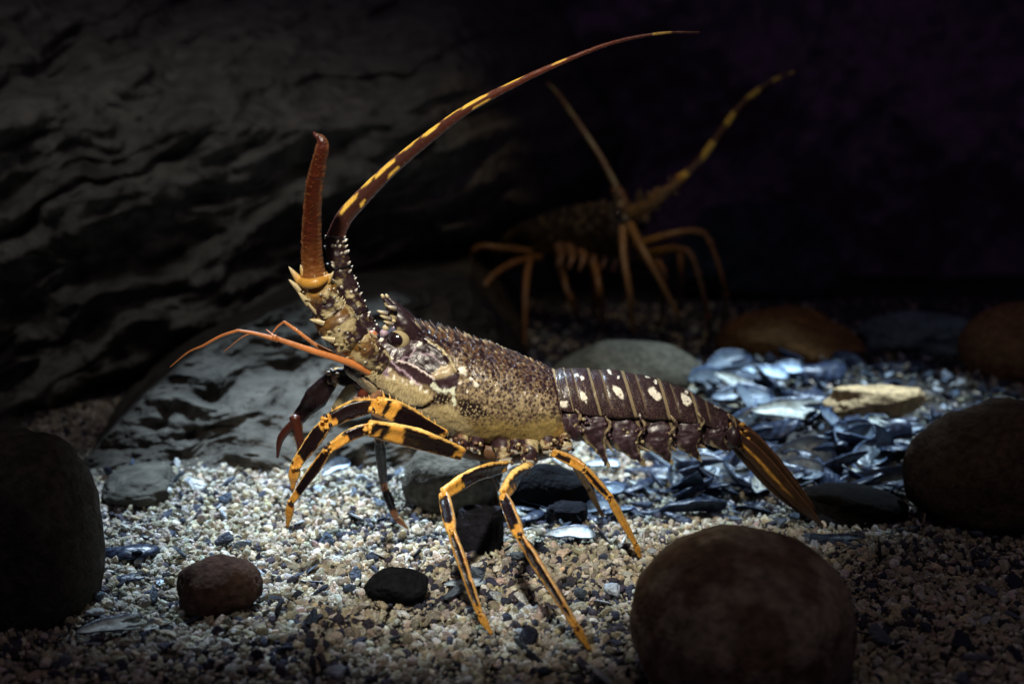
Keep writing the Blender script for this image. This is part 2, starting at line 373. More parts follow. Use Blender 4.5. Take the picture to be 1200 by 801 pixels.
def depth_lower(px, py):
    led, n = strat(px, py, -16, 46, 51, 3.6)
    n2 = fbm(np.stack([px / 110, py / 110, px * 0], 1), 4, 63)
    top = 338 + np.clip((470 - px) / 340.0, 0, 2) ** 2 * 165 + np.clip(px - 550, 0, 100) * 1.2
    over = np.clip(top - py + n2 * 14, 0, 400)
    D = .57 - (py - 340) * 0.0016 + np.clip((px - 300) / 300, -1, 1) ** 2 * .06 + np.clip(px - 480, 0, 300) * .0012 + np.clip(px - 580, 0, 90) * .004 + n2 * .07 - led * .020 - n * .020 + over * .010 - np.abs(fbm(np.stack([px / 100, py / 45, px * 0], 1), 3, 8)) * .025
    D += fbm(np.stack([px / 15, py / 15, px * 0], 1), 3, 6) * .007
    c = np.array([.068, .062, .053])[None] * (1 + .5 * n[:, None] + .35 * n2[:, None])
    return D, np.clip(c, .02, .6)
face('rock_ledge', (20, 640), (318, 600), depth_lower, None, 'grey layered rock mound rising from the gravel behind the front legs', (420, 260), thick=.1)
def depth_back(px, py):
    led, n = strat(px, py, -52, 70, 81, 3.5)
    n2 = fbm(np.stack([px / 160, py / 160, px * 0], 1), 4, 83)
    D = 1.95 + n2 * .18 - led * .05 - n * .05
    return D, np.clip(np.array([.27, .19, .28])[None] * (1 + .15 * n[:, None]), .02, .6)
face('rock_backdrop', (-900, 2100), (-260, 420), depth_back, None, 'black rock wall closing off the back of the tank', (420, 120))

# ------------------------------------------------------------------ mussel shells
def mussel_mesh(k, open_rim=1.0):
    n, m = 40, 22; mb = MB(); t = np.linspace(0, 1, n); s = np.linspace(-1, 1, m)
    L = 0.052 + .006 * (k % 3); W = L * (0.245 + .03 * (k % 2)); H = L * (.11 + .025 * ((k + 1) % 3))
    wt = 1.22 * t ** .62 * np.sqrt(np.clip(1 - t ** 3.6, 0, 1)) + .02; cur = -np.sin(t * math.pi) * .10 * L
    T, Sx = np.meshgrid(t, s, indexing='ij'); WT = wt[:, None]
    xx = (T - .5) * L; yy = Sx * W * WT + cur[:, None]
    zz = H * WT ** .8 * np.clip(1 - Sx ** 2, 0, 1) ** .85 * (1 - .35 * T)
    V = np.stack([xx, yy, zz], 2).reshape(-1, 3)
    nz = fbm(V * 90 + k * 3, 3, k)
    V[:, 2] += nz * .0012; V[:, 1] += fbm(V * 60 + k, 2, k + 4) * .0015
    rr = np.sqrt(((T - .03) / .97) ** 2 + (Sx * .35) ** 2).ravel()
    gl = np.sin(rr * 48 + nz * 2) * .5 + .5
    out = np.array([.012, .016, .030])[None] + gl[:, None] * np.array([.02, .028, .05]) + sstep(.3, .8, fbm(V * 120, 3, k + 2))[:, None] * np.array([.04, .05, .06])
    tone = [1.0, .40, .6, .75, .09, .28, .06, .16][k]; inn = np.array([.50, .63, .76])[None] * tone * (1 + .25 * nz[:, None]); rim = sstep(.70, .95, np.maximum(np.abs(Sx), T ** 3).ravel())[:, None]
    inn = inn * np.array([1, 1, 1]) if k != 2 else inn * np.array([1.25, 1.05, .78]); inn = inn * (1 - rim * .85) + np.array([.05, .08, .16]) * rim * .85
    f = grid_faces(n, m, False)
    if k in (2, 6): f = [q for q in f if not (q[0] // m > 26 + 5 * math.sin((q[0] % m) * .9))]
    if k in (3, 7): f = [q for q in f if not (q[0] % m > 14 + 3 * math.sin((q[0] // m) * .5))]
    V2 = V.copy(); V2[:, 2] -= .0012; V2[:, :2] *= .985
    mb.add(V, f, out); mb.add(V2, [q[::-1] for q in f], inn)
    cnt = {}
    for q in f:
        for a, b in zip(q, q[1:] + q[:1]): cnt[(a, b)] = 1
    o = len(V); sd = [(b, a, a + o, b + o) for (a, b) in cnt if (b, a) not in cnt]
    mb.add(np.zeros((0, 3)), [], np.zeros((0, 3)))
    for q in sd: mb.f.append(q); mb.m.append(0)
    return mb.mesh('mussel_shell', [M_MUSS])
MUS = [mussel_mesh(k) for k in range(8)]
def shell(px, py, length_px, yaw, cup, k, label, tilt=(0, 0), lift=0.0, group=None, name='mussel_shell'):
    p = G(px, py); z = ground_z(p[0:1], p[1:2])[0]; p = G(px, py, z)
    o = bpy.data.objects.new(name, MUS[k]); C.objects.link(o)
    sc = length_px * (p[1] + 1) / F / .055
    o.scale = (sc, sc, sc); up = R(180) if cup else 0
    rot = Matrix.Rotation(R(yaw), 4, 'Z') @ Matrix.Rotation(R(-tilt[0]), 4, 'X') @ Matrix.Rotation(R(tilt[1]), 4, 'Y') @ Matrix.Rotation(up, 4, 'X')
    o.rotation_euler = rot.to_euler()
    o.location = (p[0], p[1], z + lift + (.0085 * sc if cup else .001))
    tag(o, label, 'shell', group); return o
shell(668, 641, 68, 4, 1, 0, 'pale blue mussel shell lying open side up between the rear legs', (-16, 0), .004)
shell(148, 652, 78, 8, 0, 1, 'dark blue mussel shell beside the black boulder at left', (0, 0), .004)
shell(152, 682, 50, 25, 0, 2, 'small grey mussel fragment below the dark blue shell at left', (0, 0), .004)
shell(138, 752, 84, 22, 1, 2, 'slate blue mussel shell in the gravel at the bottom left', (-8, 0), .004)
shell(548, 676, 50, 25, 0, 3, 'dark pointed shell piece just behind the left straight leg', (5, 0), .004)
shell(545, 694, 56, 5, 1, 3, 'thin grey shell fragment right of the black oval pebble', (0, 0), .002)
shell(394, 566, 44, 55, 1, 0, 'light blue shell leaning behind the lowest front leg', (-45, -20), .010)
shell(845, 560, 78, 10, 0, 0, 'mussel shell piece scattered on the gravel under the belly and the tail', (0, 0), .008, 'mussel shells scattered under the tail')
shell(812, 530, 50, -25, 1, 1, 'mussel shell piece scattered on the gravel under the belly and the tail', (-30, 0), .012, 'mussel shells scattered under the tail')
shell(838, 522, 34, -30, 1, 3, 'mussel shell piece scattered on the gravel under the belly and the tail', (-35, 0), .014, 'mussel shells scattered under the tail')
shell(895, 586, 60, 60, 1, 2, 'mussel shell piece scattered on the gravel under the belly and the tail', (-40, 0), .008, 'mussel shells scattered under the tail')
shell(812, 606, 82, 12, 0, 1, 'mussel shell piece scattered on the gravel under the belly and the tail', (35, 0), .008, 'mussel shells scattered under the tail')
shell(772, 582, 44, 95, 1, 3, 'mussel shell piece scattered on the gravel under the belly and the tail', (-50, 0), .010, 'mussel shells scattered under the tail')
shell(932, 512, 92, -14, 1, 2, 'long pale blue mussel shell open towards the camera behind the tail fan', (-28, 0), .014)
shell(944, 484, 66, -18, 0, 0, 'mussel shell or shell piece, one of the many heaped together behind the tail', (-15, 8), .020, 'mussel shells heaped behind the tail')
shell(896, 462, 60, -22, 1, 0, 'mussel shell or shell piece, one of the many heaped together behind the tail', (-22, 5), .018, 'mussel shells heaped behind the tail')
shell(870, 488, 74, 8, 1, 1, 'mussel shell or shell piece, one of the many heaped together behind the tail', (-28, 0), .012, 'mussel shells heaped behind the tail')
shell(1036, 574, 62, -15, 0, 0, 'mussel shell or shell piece, one of the many heaped together behind the tail', (-25, 0), .020, 'mussel shells heaped behind the tail')
shell(1022, 524, 44, -35, 1, 2, 'mussel shell or shell piece, one of the many heaped together behind the tail', (-30, 0), .022, 'mussel shells heaped behind the tail')
shell(988, 545, 70, 60, 1, 3, 'mussel shell or shell piece, one of the many heaped together behind the tail', (-55, 0), .02, 'mussel shells heaped behind the tail')
shell(985, 635, 84, -6, 0, 2, 'flat grey shell under the tip of the tail fan', (-8, 0), .003)
shell(1055, 440, 70, 6, 0, 1, 'mussel shell or shell piece, one of the many heaped together behind the tail', (-12, 0), .012, 'mussel shells heaped behind the tail')
shell(950, 448, 92, 8, 0, 0, 'mussel shell or shell piece, one of the many heaped together behind the tail', (-20, 0), .018, 'mussel shells heaped behind the tail')
shell(760, 556, 60, 5, 0, 1, 'mussel shell piece scattered on the gravel under the belly and the tail', (-5, 0), .004, 'mussel shells scattered under the tail')
shell(700, 612, 44, -40, 0, 3, 'mussel shell piece scattered on the gravel under the belly and the tail', (0, 0), .003, 'mussel shells scattered under the tail')
sh_i = 0
r2 = random.Random(5)
while sh_i < 195:                                   # the pile behind the tail
    px = r2.uniform(770, 1150); py = 372 + 215 * r2.random() ** .85
    if py < 400 and px < 985 or px < 820 and py < 540 or (px > 1065 and py > 470): continue
    if (940 < px < 1110 and 440 < py < 505): continue
    shell(px, py, r2.uniform(32, 96) * (.55 + .45 * (py - 400) / 160), r2.uniform(0, 360) if r2.random() < .65 else r2.gauss(5, 25), r2.random() < .40, r2.choice([0, 1, 2, 3, 4, 4, 5, 5, 6, 6, 7, 7]),
          'mussel shell or shell piece, one of the many heaped together behind the tail', (r2.gauss(-14, 26), r2.gauss(0, 18)), r2.uniform(.002, .014), 'mussel shells heaped behind the tail')
    sh_i += 1
sh_i = 0
while sh_i < 66:                                    # thinner scatter under the belly and the tail
    px = r2.uniform(470, 900); py = r2.uniform(536, 622)
    if px > 735 and py > 612 or (590 < px < 700 and py < 600) or r2.random() > (px - 380) / 420: continue
    shell(px, py, r2.uniform(18, 56), r2.uniform(-50, 50), r2.random() < .5, r2.randrange(8), 'mussel shell piece scattered on the gravel under the belly and the tail', (r2.gauss(-8, 18), r2.gauss(0, 10)), r2.uniform(.001, .006), 'mussel shells scattered under the tail')
    sh_i += 1
for k in range(16):
    px, py = r2.choice([(r2.uniform(105, 200), r2.uniform(600, 790)), (r2.uniform(200, 470), r2.uniform(585, 790))])
    shell(px, py, r2.uniform(14, 40), r2.uniform(0, 360), r2.random() < .5, r2.randrange(8), 'small dark chip of mussel shell half sunk in the gravel at left', (r2.gauss(-6, 14), 0), .001, 'mussel chips in the gravel at left')
# fragments of shell that nobody could count
n = 6000; x = rng.uniform(-.45, .80, n); y = rng.uniform(-.30, 1.15, n); k = rng.random(n) < np.exp(-(((x - .40) / .27) ** 2 + ((y - .60) / .38) ** 2)) + .22
x = x[k]; y = y[k]; n = len(x); z = ground_z(x, y) + rng.uniform(.001, .010, n)
rot = np.stack([rng.normal(0, .6, n), rng.normal(0, .6, n), rng.uniform(0, 6.28, n)], 1)
s = rng.uniform(.003, .009, n)[:, None] * rng.uniform(.7, 1.4, (n, 3))
cp_ = np.array([[.02, .025, .05], [.04, .06, .10], [.45, .52, .60], [.65, .68, .68], [.12, .16, .22], [.55, .48, .34]])[rng.choice(6, n, p=[.34, .2, .16, .08, .16, .06])]
scatter('shell_litter', np.stack([x, y, z], 1), rng.choice([6, 7, 8, 9], n), rot, s, cp_, 'blue black and pearly crumbs of broken mussel shell between the whole shells', 'shell litter')

# ------------------------------------------------------------------ the lobsters
DARK = np.array([.014, .006, .008]); PURP = np.array([.036, .017, .023]); TAN = np.array([.37, .285, .165]); CREAM = np.array([.55, .45, .25])
OLIVE = np.array([.36, .26, .09]); ORG = np.array([.82, .41, .07]); WHITE = np.array([.85, .80, .68]); RED = np.array([.28, .055, .022]); LILAC = np.array([.30, .22, .27]); BRN = np.array([.20, .10, .05])
def mixc(c, m, d): m = np.clip(m, 0, 1)[:, None]; return c * (1 - m) + np.asarray(d) * m
def inpoly(q, poly, soft=1.2):
    poly = np.array(poly, float); x, y = q[:, 0], q[:, 1]; ins = np.zeros(len(q), bool); dmin = np.full(len(q), 1e9)
    for i in range(len(poly)):
        a = poly[i]; b = poly[(i + 1) % len(poly)]
        c = ((a[1] > y) != (b[1] > y)) & (x < (b[0] - a[0]) * (y - a[1]) / (b[1] - a[1] + 1e-12) + a[0]); ins ^= c
        dmin = np.minimum(dmin, dseg(q, a, b))
    return np.clip(.5 + np.where(ins, dmin, -dmin) / (2 * soft), 0, 1)
def dseg(q, a, b):
    a = np.asarray(a, float); b = np.asarray(b, float); d = b - a; t = np.clip(((q - a) @ d) / (d @ d + 1e-12), 0, 1)
    return np.linalg.norm(q - a - t[:, None] * d, axis=1)
def inline(q, pts, wd, soft=1.0):
    d = np.min([dseg(q, pts[i], pts[i + 1]) for i in range(len(pts) - 1)], axis=0); return np.clip(.5 + (wd / 2 - d) / soft, 0, 1)
def blob(q, c, rx, ry, ang=0, soft=.25):
    a = R(ang); d = q - np.array(c); u = (d[:, 0] * math.cos(a) + d[:, 1] * math.sin(a)) / rx; v = (-d[:, 0] * math.sin(a) + d[:, 1] * math.cos(a)) / ry
    return np.clip(.5 + (1 - np.sqrt(u * u + v * v)) / soft, 0, 1)
def bodyY(px): return float(np.interp(px, [340, 480, 650, 850, 965], [-.005, .028, .035, .055, .08]))
def mirror(V, px_of=None):             # far flank -> matching point on the near flank, so that markings are symmetric
    Vm = V.copy(); q = proj(V); Yc = np.interp(q[:, 0], [340, 480, 650, 850, 965], [-.005, .028, .035, .055, .08]); far = V[:, 1] > Yc
    Vm[far, 1] = 2 * Yc[far] - V[far, 1]; return Vm

def loft(st, n, ns, exp=2.2, low=1.0):
    """st rows: top px,py, bottom px,py, half width m  ->  vertex grid"""
    st = catmull(np.array(st, float), n); V = np.zeros((n, ns, 3)); Nn = np.zeros((n, ns, 3)); th = np.linspace(0, 2 * math.pi, ns, endpoint=False)
    sg = lambda x: np.sign(x) * np.abs(x) ** (2 / exp)
    for i, r in enumerate(st):
        Y = bodyY((r[0] + r[2]) / 2); a = P(r[0], r[1], Y); b = P(r[2], r[3], Y); c = (a + b) / 2; h = (a - b) / 2
        cs, sn = sg(np.cos(th)), sg(np.sin(th)); wv = np.where(np.cos(th) < 0, low, 1.0)
        V[i] = c + h[None] * cs[:, None] + np.array([0, -1, 0])[None] * (sn * max(r[4], 1e-4) * wv)[:, None]
        Nn[i] = (V[i] - c) / (np.linalg.norm(V[i] - c, axis=1)[:, None] + 1e-9)
    return V.reshape(-1, 3), Nn.reshape(-1, 3), grid_faces(n, ns), np.repeat(np.linspace(0, 1, n), ns), np.tile(th, n)

def worley(V, pts):
    kd = kdtree.KDTree(len(pts))
    for i, p in enumerate(pts): kd.insert(p, i)
    kd.balance(); d1 = np.zeros(len(V)); d2 = np.zeros(len(V)); ix = np.zeros(len(V), int)
    for i, p in enumerate(V):
        r = kd.find_n(p, 2); d1[i] = r[0][2]; d2[i] = r[1][2]; ix[i] = r[0][1]
    return d1, d2, ix
def poisson(V, r, seed, mask=None):
    o = np.random.default_rng(seed).permutation(len(V) if mask is None else np.nonzero(mask)[0]); cell = {}; out = []
    for i in o:
        p = V[i]; k = tuple(np.floor(p / r).astype(int)); ok = True
        for dx in (-1, 0, 1):
            for dy in (-1, 0, 1):
                for dz in (-1, 0, 1):
                    for q in cell.get((k[0] + dx, k[1] + dy, k[2] + dz), ()):
                        if np.sum((V[q] - p) ** 2) < r * r: ok = False; break
                    if not ok: break
                if not ok: break
            if not ok: break
        if ok: cell.setdefault(k, []).append(i); out.append(i)
    return out

def carapace(mb):
    st = [(650, 434, 664, 521, .033), (634, 427, 652, 523, .036), (600, 414, 615, 523, .039), (570, 403, 582, 520, .040), (540, 393, 548, 515, .0395), (512, 386, 514, 507, .0375),
          (490, 382, 482, 496, .034), (472, 383, 457, 481, .030), (456, 388, 436, 464, .026), (441, 397, 420, 448, .020), (426, 404, 406, 437, .013), (415, 411, 402, 427, .005)]
    V, Nn, f, tt, th = loft(st, 330, 260, 2.25, .97)
    Vm = mirror(V); q = proj(Vm); x, y = q[:, 0], q[:, 1]
    topc = np.interp(x, [400, 488, 540, 600, 650], [420, 380, 393, 414, 434]); hgt = y - topc
    n1 = fbm(V * 90, 4, 71); n2 = fbm(V * 300, 3, 72); n3 = fbm(V * 700, 2, 73)
    qw = q + np.stack([fbm(V * 350, 3, 4), fbm(V * 350 + 9, 3, 5)], 1) * 2.6       # uneven edges
    c = np.tile(TAN, (len(V), 1)) * (1 + .25 * n2[:, None])
    c = mixc(c, sstep(50, 4, hgt + n1 * 14) * .8, BRN * .75)
    c = mixc(c, sstep(478, 500, y + n1 * 10) * sstep(520, 560, x), OLIVE * .85)
    # dark-ringed tubercles: net of tan lines between dark pits, coarser towards the back of the animal
    i1 = poisson(V, .0031, 3); pts = V[i1]; Vw = V + np.stack([fbm(V * 420, 2, 31), fbm(V * 420, 2, 32), fbm(V * 420, 2, 33)], 1) * .0011; d1, d2, ix = worley(Vw, pts)
    rj = np.random.default_rng(8).uniform(.35, 1.35, len(pts))[ix]
    netmask = (sstep(466, 540, x + (y - 430) * .3)) * (1 - sstep(484, 506, y + n1 * 12) * .9) 
    netmask = np.maximum(netmask, sstep(40, 18, hgt) * sstep(480, 492, x))
    netmask = netmask * (1 - inpoly(q, [(398, 400), (440, 385), (470, 378), (494, 390), (500, 398), (532, 420), (540, 440), (536, 456), (520, 466), (500, 452), (470, 440)], 2))
    dot = sstep(.0018, .0011, d1 / (rj * (.9 + .42 * sstep(62, 12, hgt)))); c = mixc(c, dot * netmask * .96, DARK * 1.3)
    c = mixc(c, sstep(.02, -.16, vn(Vw * 540)) * np.clip(netmask * 1.2, 0, 1) * .62, DARK * 3.2)
    c = mixc(c, sstep(.0003, .0011, d2 - d1) * netmask * sstep(50, 10, hgt) * .7, DARK * 1.5)
    i2 = poisson(V, .0019, 4); e1, e2, _ = worley(Vw, V[i2])
    fine = sstep(.0009, .0004, e1) * sstep(.1, -.2, n1 - .1)
    c = mixc(c, fine * .6 * (1 - netmask * .6) * sstep(500, 540, x), DARK * 3)
    # cheeks and face
    c = mixc(c, inpoly(qw, [(398, 400), (440, 385), (470, 378), (492, 386), (500, 402), (532, 424), (540, 440), (536, 456), (520, 466), (500, 452), (470, 440), (440, 420), (424, 445), (398, 430)], 2), PURP)
    wig = np.sin((x + n2 * 5) * 1.5 + y * .35) * .5 + .5
    c = mixc(c, inpoly(qw, [(430, 452), (470, 476), (500, 480), (524, 470), (545, 492), (560, 512), (545, 520), (500, 512), (460, 492), (430, 470)], 3), CREAM * .8)
    ch = [(452, 443), (461, 442), (484, 450), (502, 459), (507, 468), (497, 475), (480, 474), (460, 464), (450, 454)]
    c = mixc(c, inpoly(qw, ch, 1.2), CREAM * .88)
    c = mixc(c, inpoly(qw, ch, 1.2) * sstep(.55, .9, wig) * .45, OLIVE * .5)
    c = mixc(c, inpoly(qw, [(478, 478), (520, 474), (548, 492), (560, 508), (520, 505)], 3) * sstep(.5, .9, wig) * .4, OLIVE * .6)
    c = mixc(c, inpoly(qw, [(406, 408), (420, 411), (448, 434), (447, 450), (425, 441), (408, 427)], 1.5), CREAM * .8)
    c = mixc(c, inpoly(qw, [(406, 408), (420, 411), (448, 434), (447, 450), (425, 441), (408, 427)], 1.5) * sstep(.0010, .0005, e1), DARK)
    # plates behind the eye
    c = mixc(c, inpoly(qw, [(488, 404), (500, 399), (517, 407), (531, 420), (533, 430), (520, 432), (505, 440), (486, 428), (470, 422)], 1.5), DARK * 1.4)
    c = mixc(c, inpoly(qw, [(516, 428), (530, 426), (534, 434), (524, 441), (508, 444), (506, 438)], 1.5), TAN * 1.1)
    for ln, wd, cl in (([(467, 423), (478, 425), (488, 430), (498, 437), (509, 444)], 3.0, WHITE * np.array([.75, .68, .78])), ([(498, 399), (510, 404), (520, 412), (532, 427), (534, 434)], 2.2, CREAM * .9),
                       ([(492, 412), (505, 416), (518, 425)], 2.0, LILAC), ([(487, 407), (480, 417), (470, 422)], 1.8, LILAC * 1.3), ([(440, 404), (447, 412), (452, 424), (452, 438)], 6.5, LILAC * 1.1),
                       ([(458, 424), (474, 436), (492, 452)], 2.0, LILAC * 1.5)):
        c = mixc(c, inline(qw, ln, wd), cl)
    dl = inline(qw, [(424, 440), (438, 452), (452, 464), (466, 474), (482, 479), (497, 478), (508, 470), (516, 466)], 3.2); c = mixc(c, dl, DARK)
    c = mixc(c, inline(qw, [(452, 470), (470, 480), (484, 486)], 1.8), WHITE * .75)
    c = mixc(c, inline(qw, [(507, 450), (512, 456), (522, 459), (531, 456)], 5), WHITE * np.array([.85, .95, .92]))
    c = mixc(c, inline(qw, [(529, 457), (532, 466), (533, 474)], 4), WHITE * np.array([.85, .95, .88]))
    for pl in ([(504, 471), (510, 463), (520, 460), (530, 467), (527, 473), (510, 474)], [(535, 467), (546, 467), (561, 475), (577, 487), (560, 490), (540, 487)]):
        mk = inpoly(qw, pl, 1.0); c = mixc(c, mk, DARK); c = mixc(c, mk * sstep(.00085, .0005, e1) * .9, CREAM)
    for (bx, by, br) in ((542, 435, 5.5), (546, 432, 3.5), (558, 451, 3.2), (492, 402, 2.4), (472, 446, 1.6), (482, 447, 3.0), (477, 448, 1.4), (493, 453, 2.2), (499, 458, 1.6), (540, 448, 1.8), (548, 458, 1.5), (461, 442, 1.5), (459, 420, 2.5), (456, 433, 2.0), (552, 444, 1.6)):
        c = mixc(c, blob(qw, (bx, by), br, br * .85, 20, .4), WHITE * .95)
    # rims
    c = mixc(c, inline(q, [(648, 430), (655, 456), (661, 485), (664, 521)], 3.0), TAN * 1.25)
    c = mixc(c, inline(q, [(644, 430), (651, 456), (657, 485)], 2.0), DARK * 2)
    c = mixc(c, sstep(517.5, 520, y) * sstep(530, 545, x), CREAM)
    c = mixc(c, inpoly(qw, [(652, 500), (664, 495), (666, 524), (640, 524)], 3) * .4, ORG * .35)
    # relief
    disp = dot * netmask * -.0004 + sstep(.0004, .0016, d2 - d1) * netmask * .0005 + n2 * .0004 + n1 * .0012
    disp += inpoly(q, ch, 3) * .0022 - dl * .0016 - inpoly(q, [(470, 422), (488, 408), (533, 426), (506, 440)], 2.5) * .0012
    disp += inline(q, [(467, 423), (488, 430), (509, 444)], 4, 2) * .0016 + inline(q, [(498, 399), (520, 412), (534, 434)], 4, 2) * .0016
    disp -= inline(q, [(552, 400), (548, 430), (560, 446), (590, 470)], 3, 3) * .0006
    for (bx, by, br) in ((542, 435, 6), (558, 451, 4), (482, 447, 3), (520, 458, 5)): disp += blob(q, (bx, by), br, br, 0, 1) * .0015
    V = V + Nn * disp[:, None]
    mb.add(V, f, np.clip(c, 0, 1))
    # close the back
    ns = 260; mb.add(np.vstack([V[:ns], V[:ns].mean(0)]), [(j, (j + 1) % ns, ns) for j in range(ns)], PURP)
    # forward-pointing spines: big along the crest, small tubercles lower down
    fwd = P(420, 380, .03) - P(560, 430, .03); fwd /= np.linalg.norm(fwd); rs = random.Random(3)
    for i in poisson(V, .0046, 12):
        if q[i, 0] < 486 or q[i, 0] > 640 or y[i] > 500 or V[i, 2] < .12 and hgt[i] > 80: continue
        h = hgt[i]; k = max(0, 1 - h / 46.0); front = np.interp(q[i, 0], [486, 560, 645], [1.25, .9, .35])
        if k < .05 or (q[i, 0] < 535 and h > 22): continue
        L = (.0012 + .0042 * k) * front * rs.uniform(.6, 1.25)
        cone(mb, V[i] - Nn[i] * .0006, V[i] + Nn[i] * L * .75 + fwd * L * .8, .0011 + .0009 * k * front, (BRN * .8 if rs.random() < .5 else DARK * 2), DARK * 1.2 if rs.random() < .68 else TAN * .9, 7)
    return V

def seg_col(seed, orange=1.0, dark=DARK, dw=.62, t0=.10, t1=.90, cut=None, edge=None):
    e = ORG if edge is None else edge
    def f(t, s, V):
        n = fbm(V * 160, 3, seed); n2 = fbm(V * 500, 2, seed + 1)
        c = np.tile(e * orange, (len(V), 1)) * (1 + .25 * n2[:, None]); c = mixc(c, sstep(.70, .92, np.abs(s)) * (s > 0) * .8, np.array([.95, .60, .17]) * orange)
        c = mixc(c, sstep(.35, 1.0, -s) * .55, np.array([.66, .46, .22]) * orange); c = mixc(c, sstep(.15, .45, n2 + n * .5) * .5, np.array([.55, .16, .02]) * orange)
        dw_ = dw + .25 if dw > .4 else dw + .12
        m = sstep(dw_ + .05, dw_ - .05, np.abs(s - .05) + n * .22) * sstep(t0, t0 + .03, t + n * .16) * sstep(t1, t1 - .03, t + n * .14)
        if cut: m = m * (1 - sstep(cut[0], cut[0] + .02, t + n * .04) * sstep(cut[1], cut[1] - .02, t + n * .04))
        return mixc(c, m, dark * .7)
    return f
def leg(mb, pts, segs, seed, tint=1.0, edge=None, knobs=True, spines=False):
    """pts: (px, py, Y) joints; segs: per segment (half height px at start, middle, end, dark start, dark end, dark width)"""
    J = [P(*p) for p in pts]
    for i, s in enumerate(segs):
        a, b = J[i], J[i + 1]; Ym = (pts[i][2] + pts[i + 1][2]) / 2
        mid = (a + b) / 2 + np.array([0, 0, s[6] if len(s) > 6 else 0.0])
        ra = [mpx(k, Ym) * .86 for k in (s[0] * .75, s[0], s[1], s[2], s[2] * .8)]
        cut = s[7] if len(s) > 7 else None
        tube(mb, [a, mid, b], ra, [r * .72 for r in ra], seg_col(seed + i, tint, t0=s[3], t1=s[4], dw=s[5], cut=cut, edge=edge), n=46, ns=26, bump=.00045, bs=240, seed=seed + i, exp=2.7, keel=.30, mat=3)
        if knobs and i < len(segs) - 1:
            rr = mpx(min(s[2], segs[i + 1][0]), Ym) * .92; dv = (b - a) / np.linalg.norm(b - a)
            up = np.array([0, 0, 1.0]) - dv * dv[2]; up /= np.linalg.norm(up) + 1e-6
            e = (ORG if edge is None else edge) * tint
            kr = random.Random(seed * 7 + i)
            for kk in range(9):
                sgn = kr.uniform(-.95, .95); al = kr.uniform(-.5, .5); fr = math.sqrt(max(0, 1 - sgn * sgn)) * .72
                rk = rr * kr.uniform(.14, .32)
                ball(mb, b + up * rr * .85 * sgn + dv * rr * al + np.array([0, -rr * fr, 0]), (rk * kr.uniform(.7, 1.5), rk, rk * kr.uniform(.7, 1.5)), (e * kr.uniform(.8, 1.15) if kr.random() < .7 else DARK * 2), 2)
        if spines:
            for t in np.linspace(.15, .9, 9):
                p = a + (b - a) * t; up = np.array([0, 0, 1.0]); rr = mpx(np.interp(t, [0, .5, 1], [s[0], s[1], s[2]]), Ym)
                cone(mb, p + up * rr * .85, p + up * rr * 1.35 + (a - b) * -.02, rr * .10, (ORG if edge is None else edge), CREAM, 5)
    # pointed claw tip
    d = J[-1] - J[-2]; d /= np.linalg.norm(d)
    rr = mpx(segs[-1][2] * .72, pts[-1][2]); cone(mb, J[-1] - d * rr * .3, J[-1] + d * rr * 2.2, rr * .9, ORG * .4 * tint, BRN * .6, 10)
    # stiff hairs on the last joint
    rs = random.Random(seed)
    for k in range(26):
        t = rs.uniform(.45, 1); p = J[-2] + (J[-1] - J[-2]) * t; an = rs.uniform(0, 6.28)
        r_ = mpx(np.interp(t, [0, 1], [segs[-1][0], segs[-1][2]]), pts[-1][2]) * .8
        side = np.array([math.cos(an), math.sin(an) * .7, math.sin(an * 1.7) * .4]); cone(mb, p + side * r_ * .7, p + side * r_ * 1.25 + d * r_ * .9, r_ * .07, ORG * .55 * tint, BRN, 3)

def thorns(mb, pts, ra, n, L, c0, c1, seed, bias=(0, 0, 0), rad=.0012, sides=None):
    rs = random.Random(seed); P3 = catmull(np.array(pts), 60)
    for k in range(n):
        t = rs.uniform(.02, .98); i = int(t * 59); p = P3[i]; T = P3[min(i + 1, 59)] - P3[max(i - 1, 0)]; T /= np.linalg.norm(T)
        a = np.cross(T, [0, -1, 0]); a /= np.linalg.norm(a); b = np.cross(a, T); an = rs.uniform(0, 6.28) if sides is None else rs.gauss(sides[0], sides[1])
        d = a * math.cos(an) + b * math.sin(an); r = np.interp(t, np.linspace(0, 1, len(ra)), ra); l = L * rs.uniform(.6, 1.3)
        e = d + T * .6 + np.array(bias); e /= np.linalg.norm(e)
        cone(mb, p + d * r * .82, p + d * r * .9 + e * l, rad * rs.uniform(.8, 1.3), c0, c1, 7)

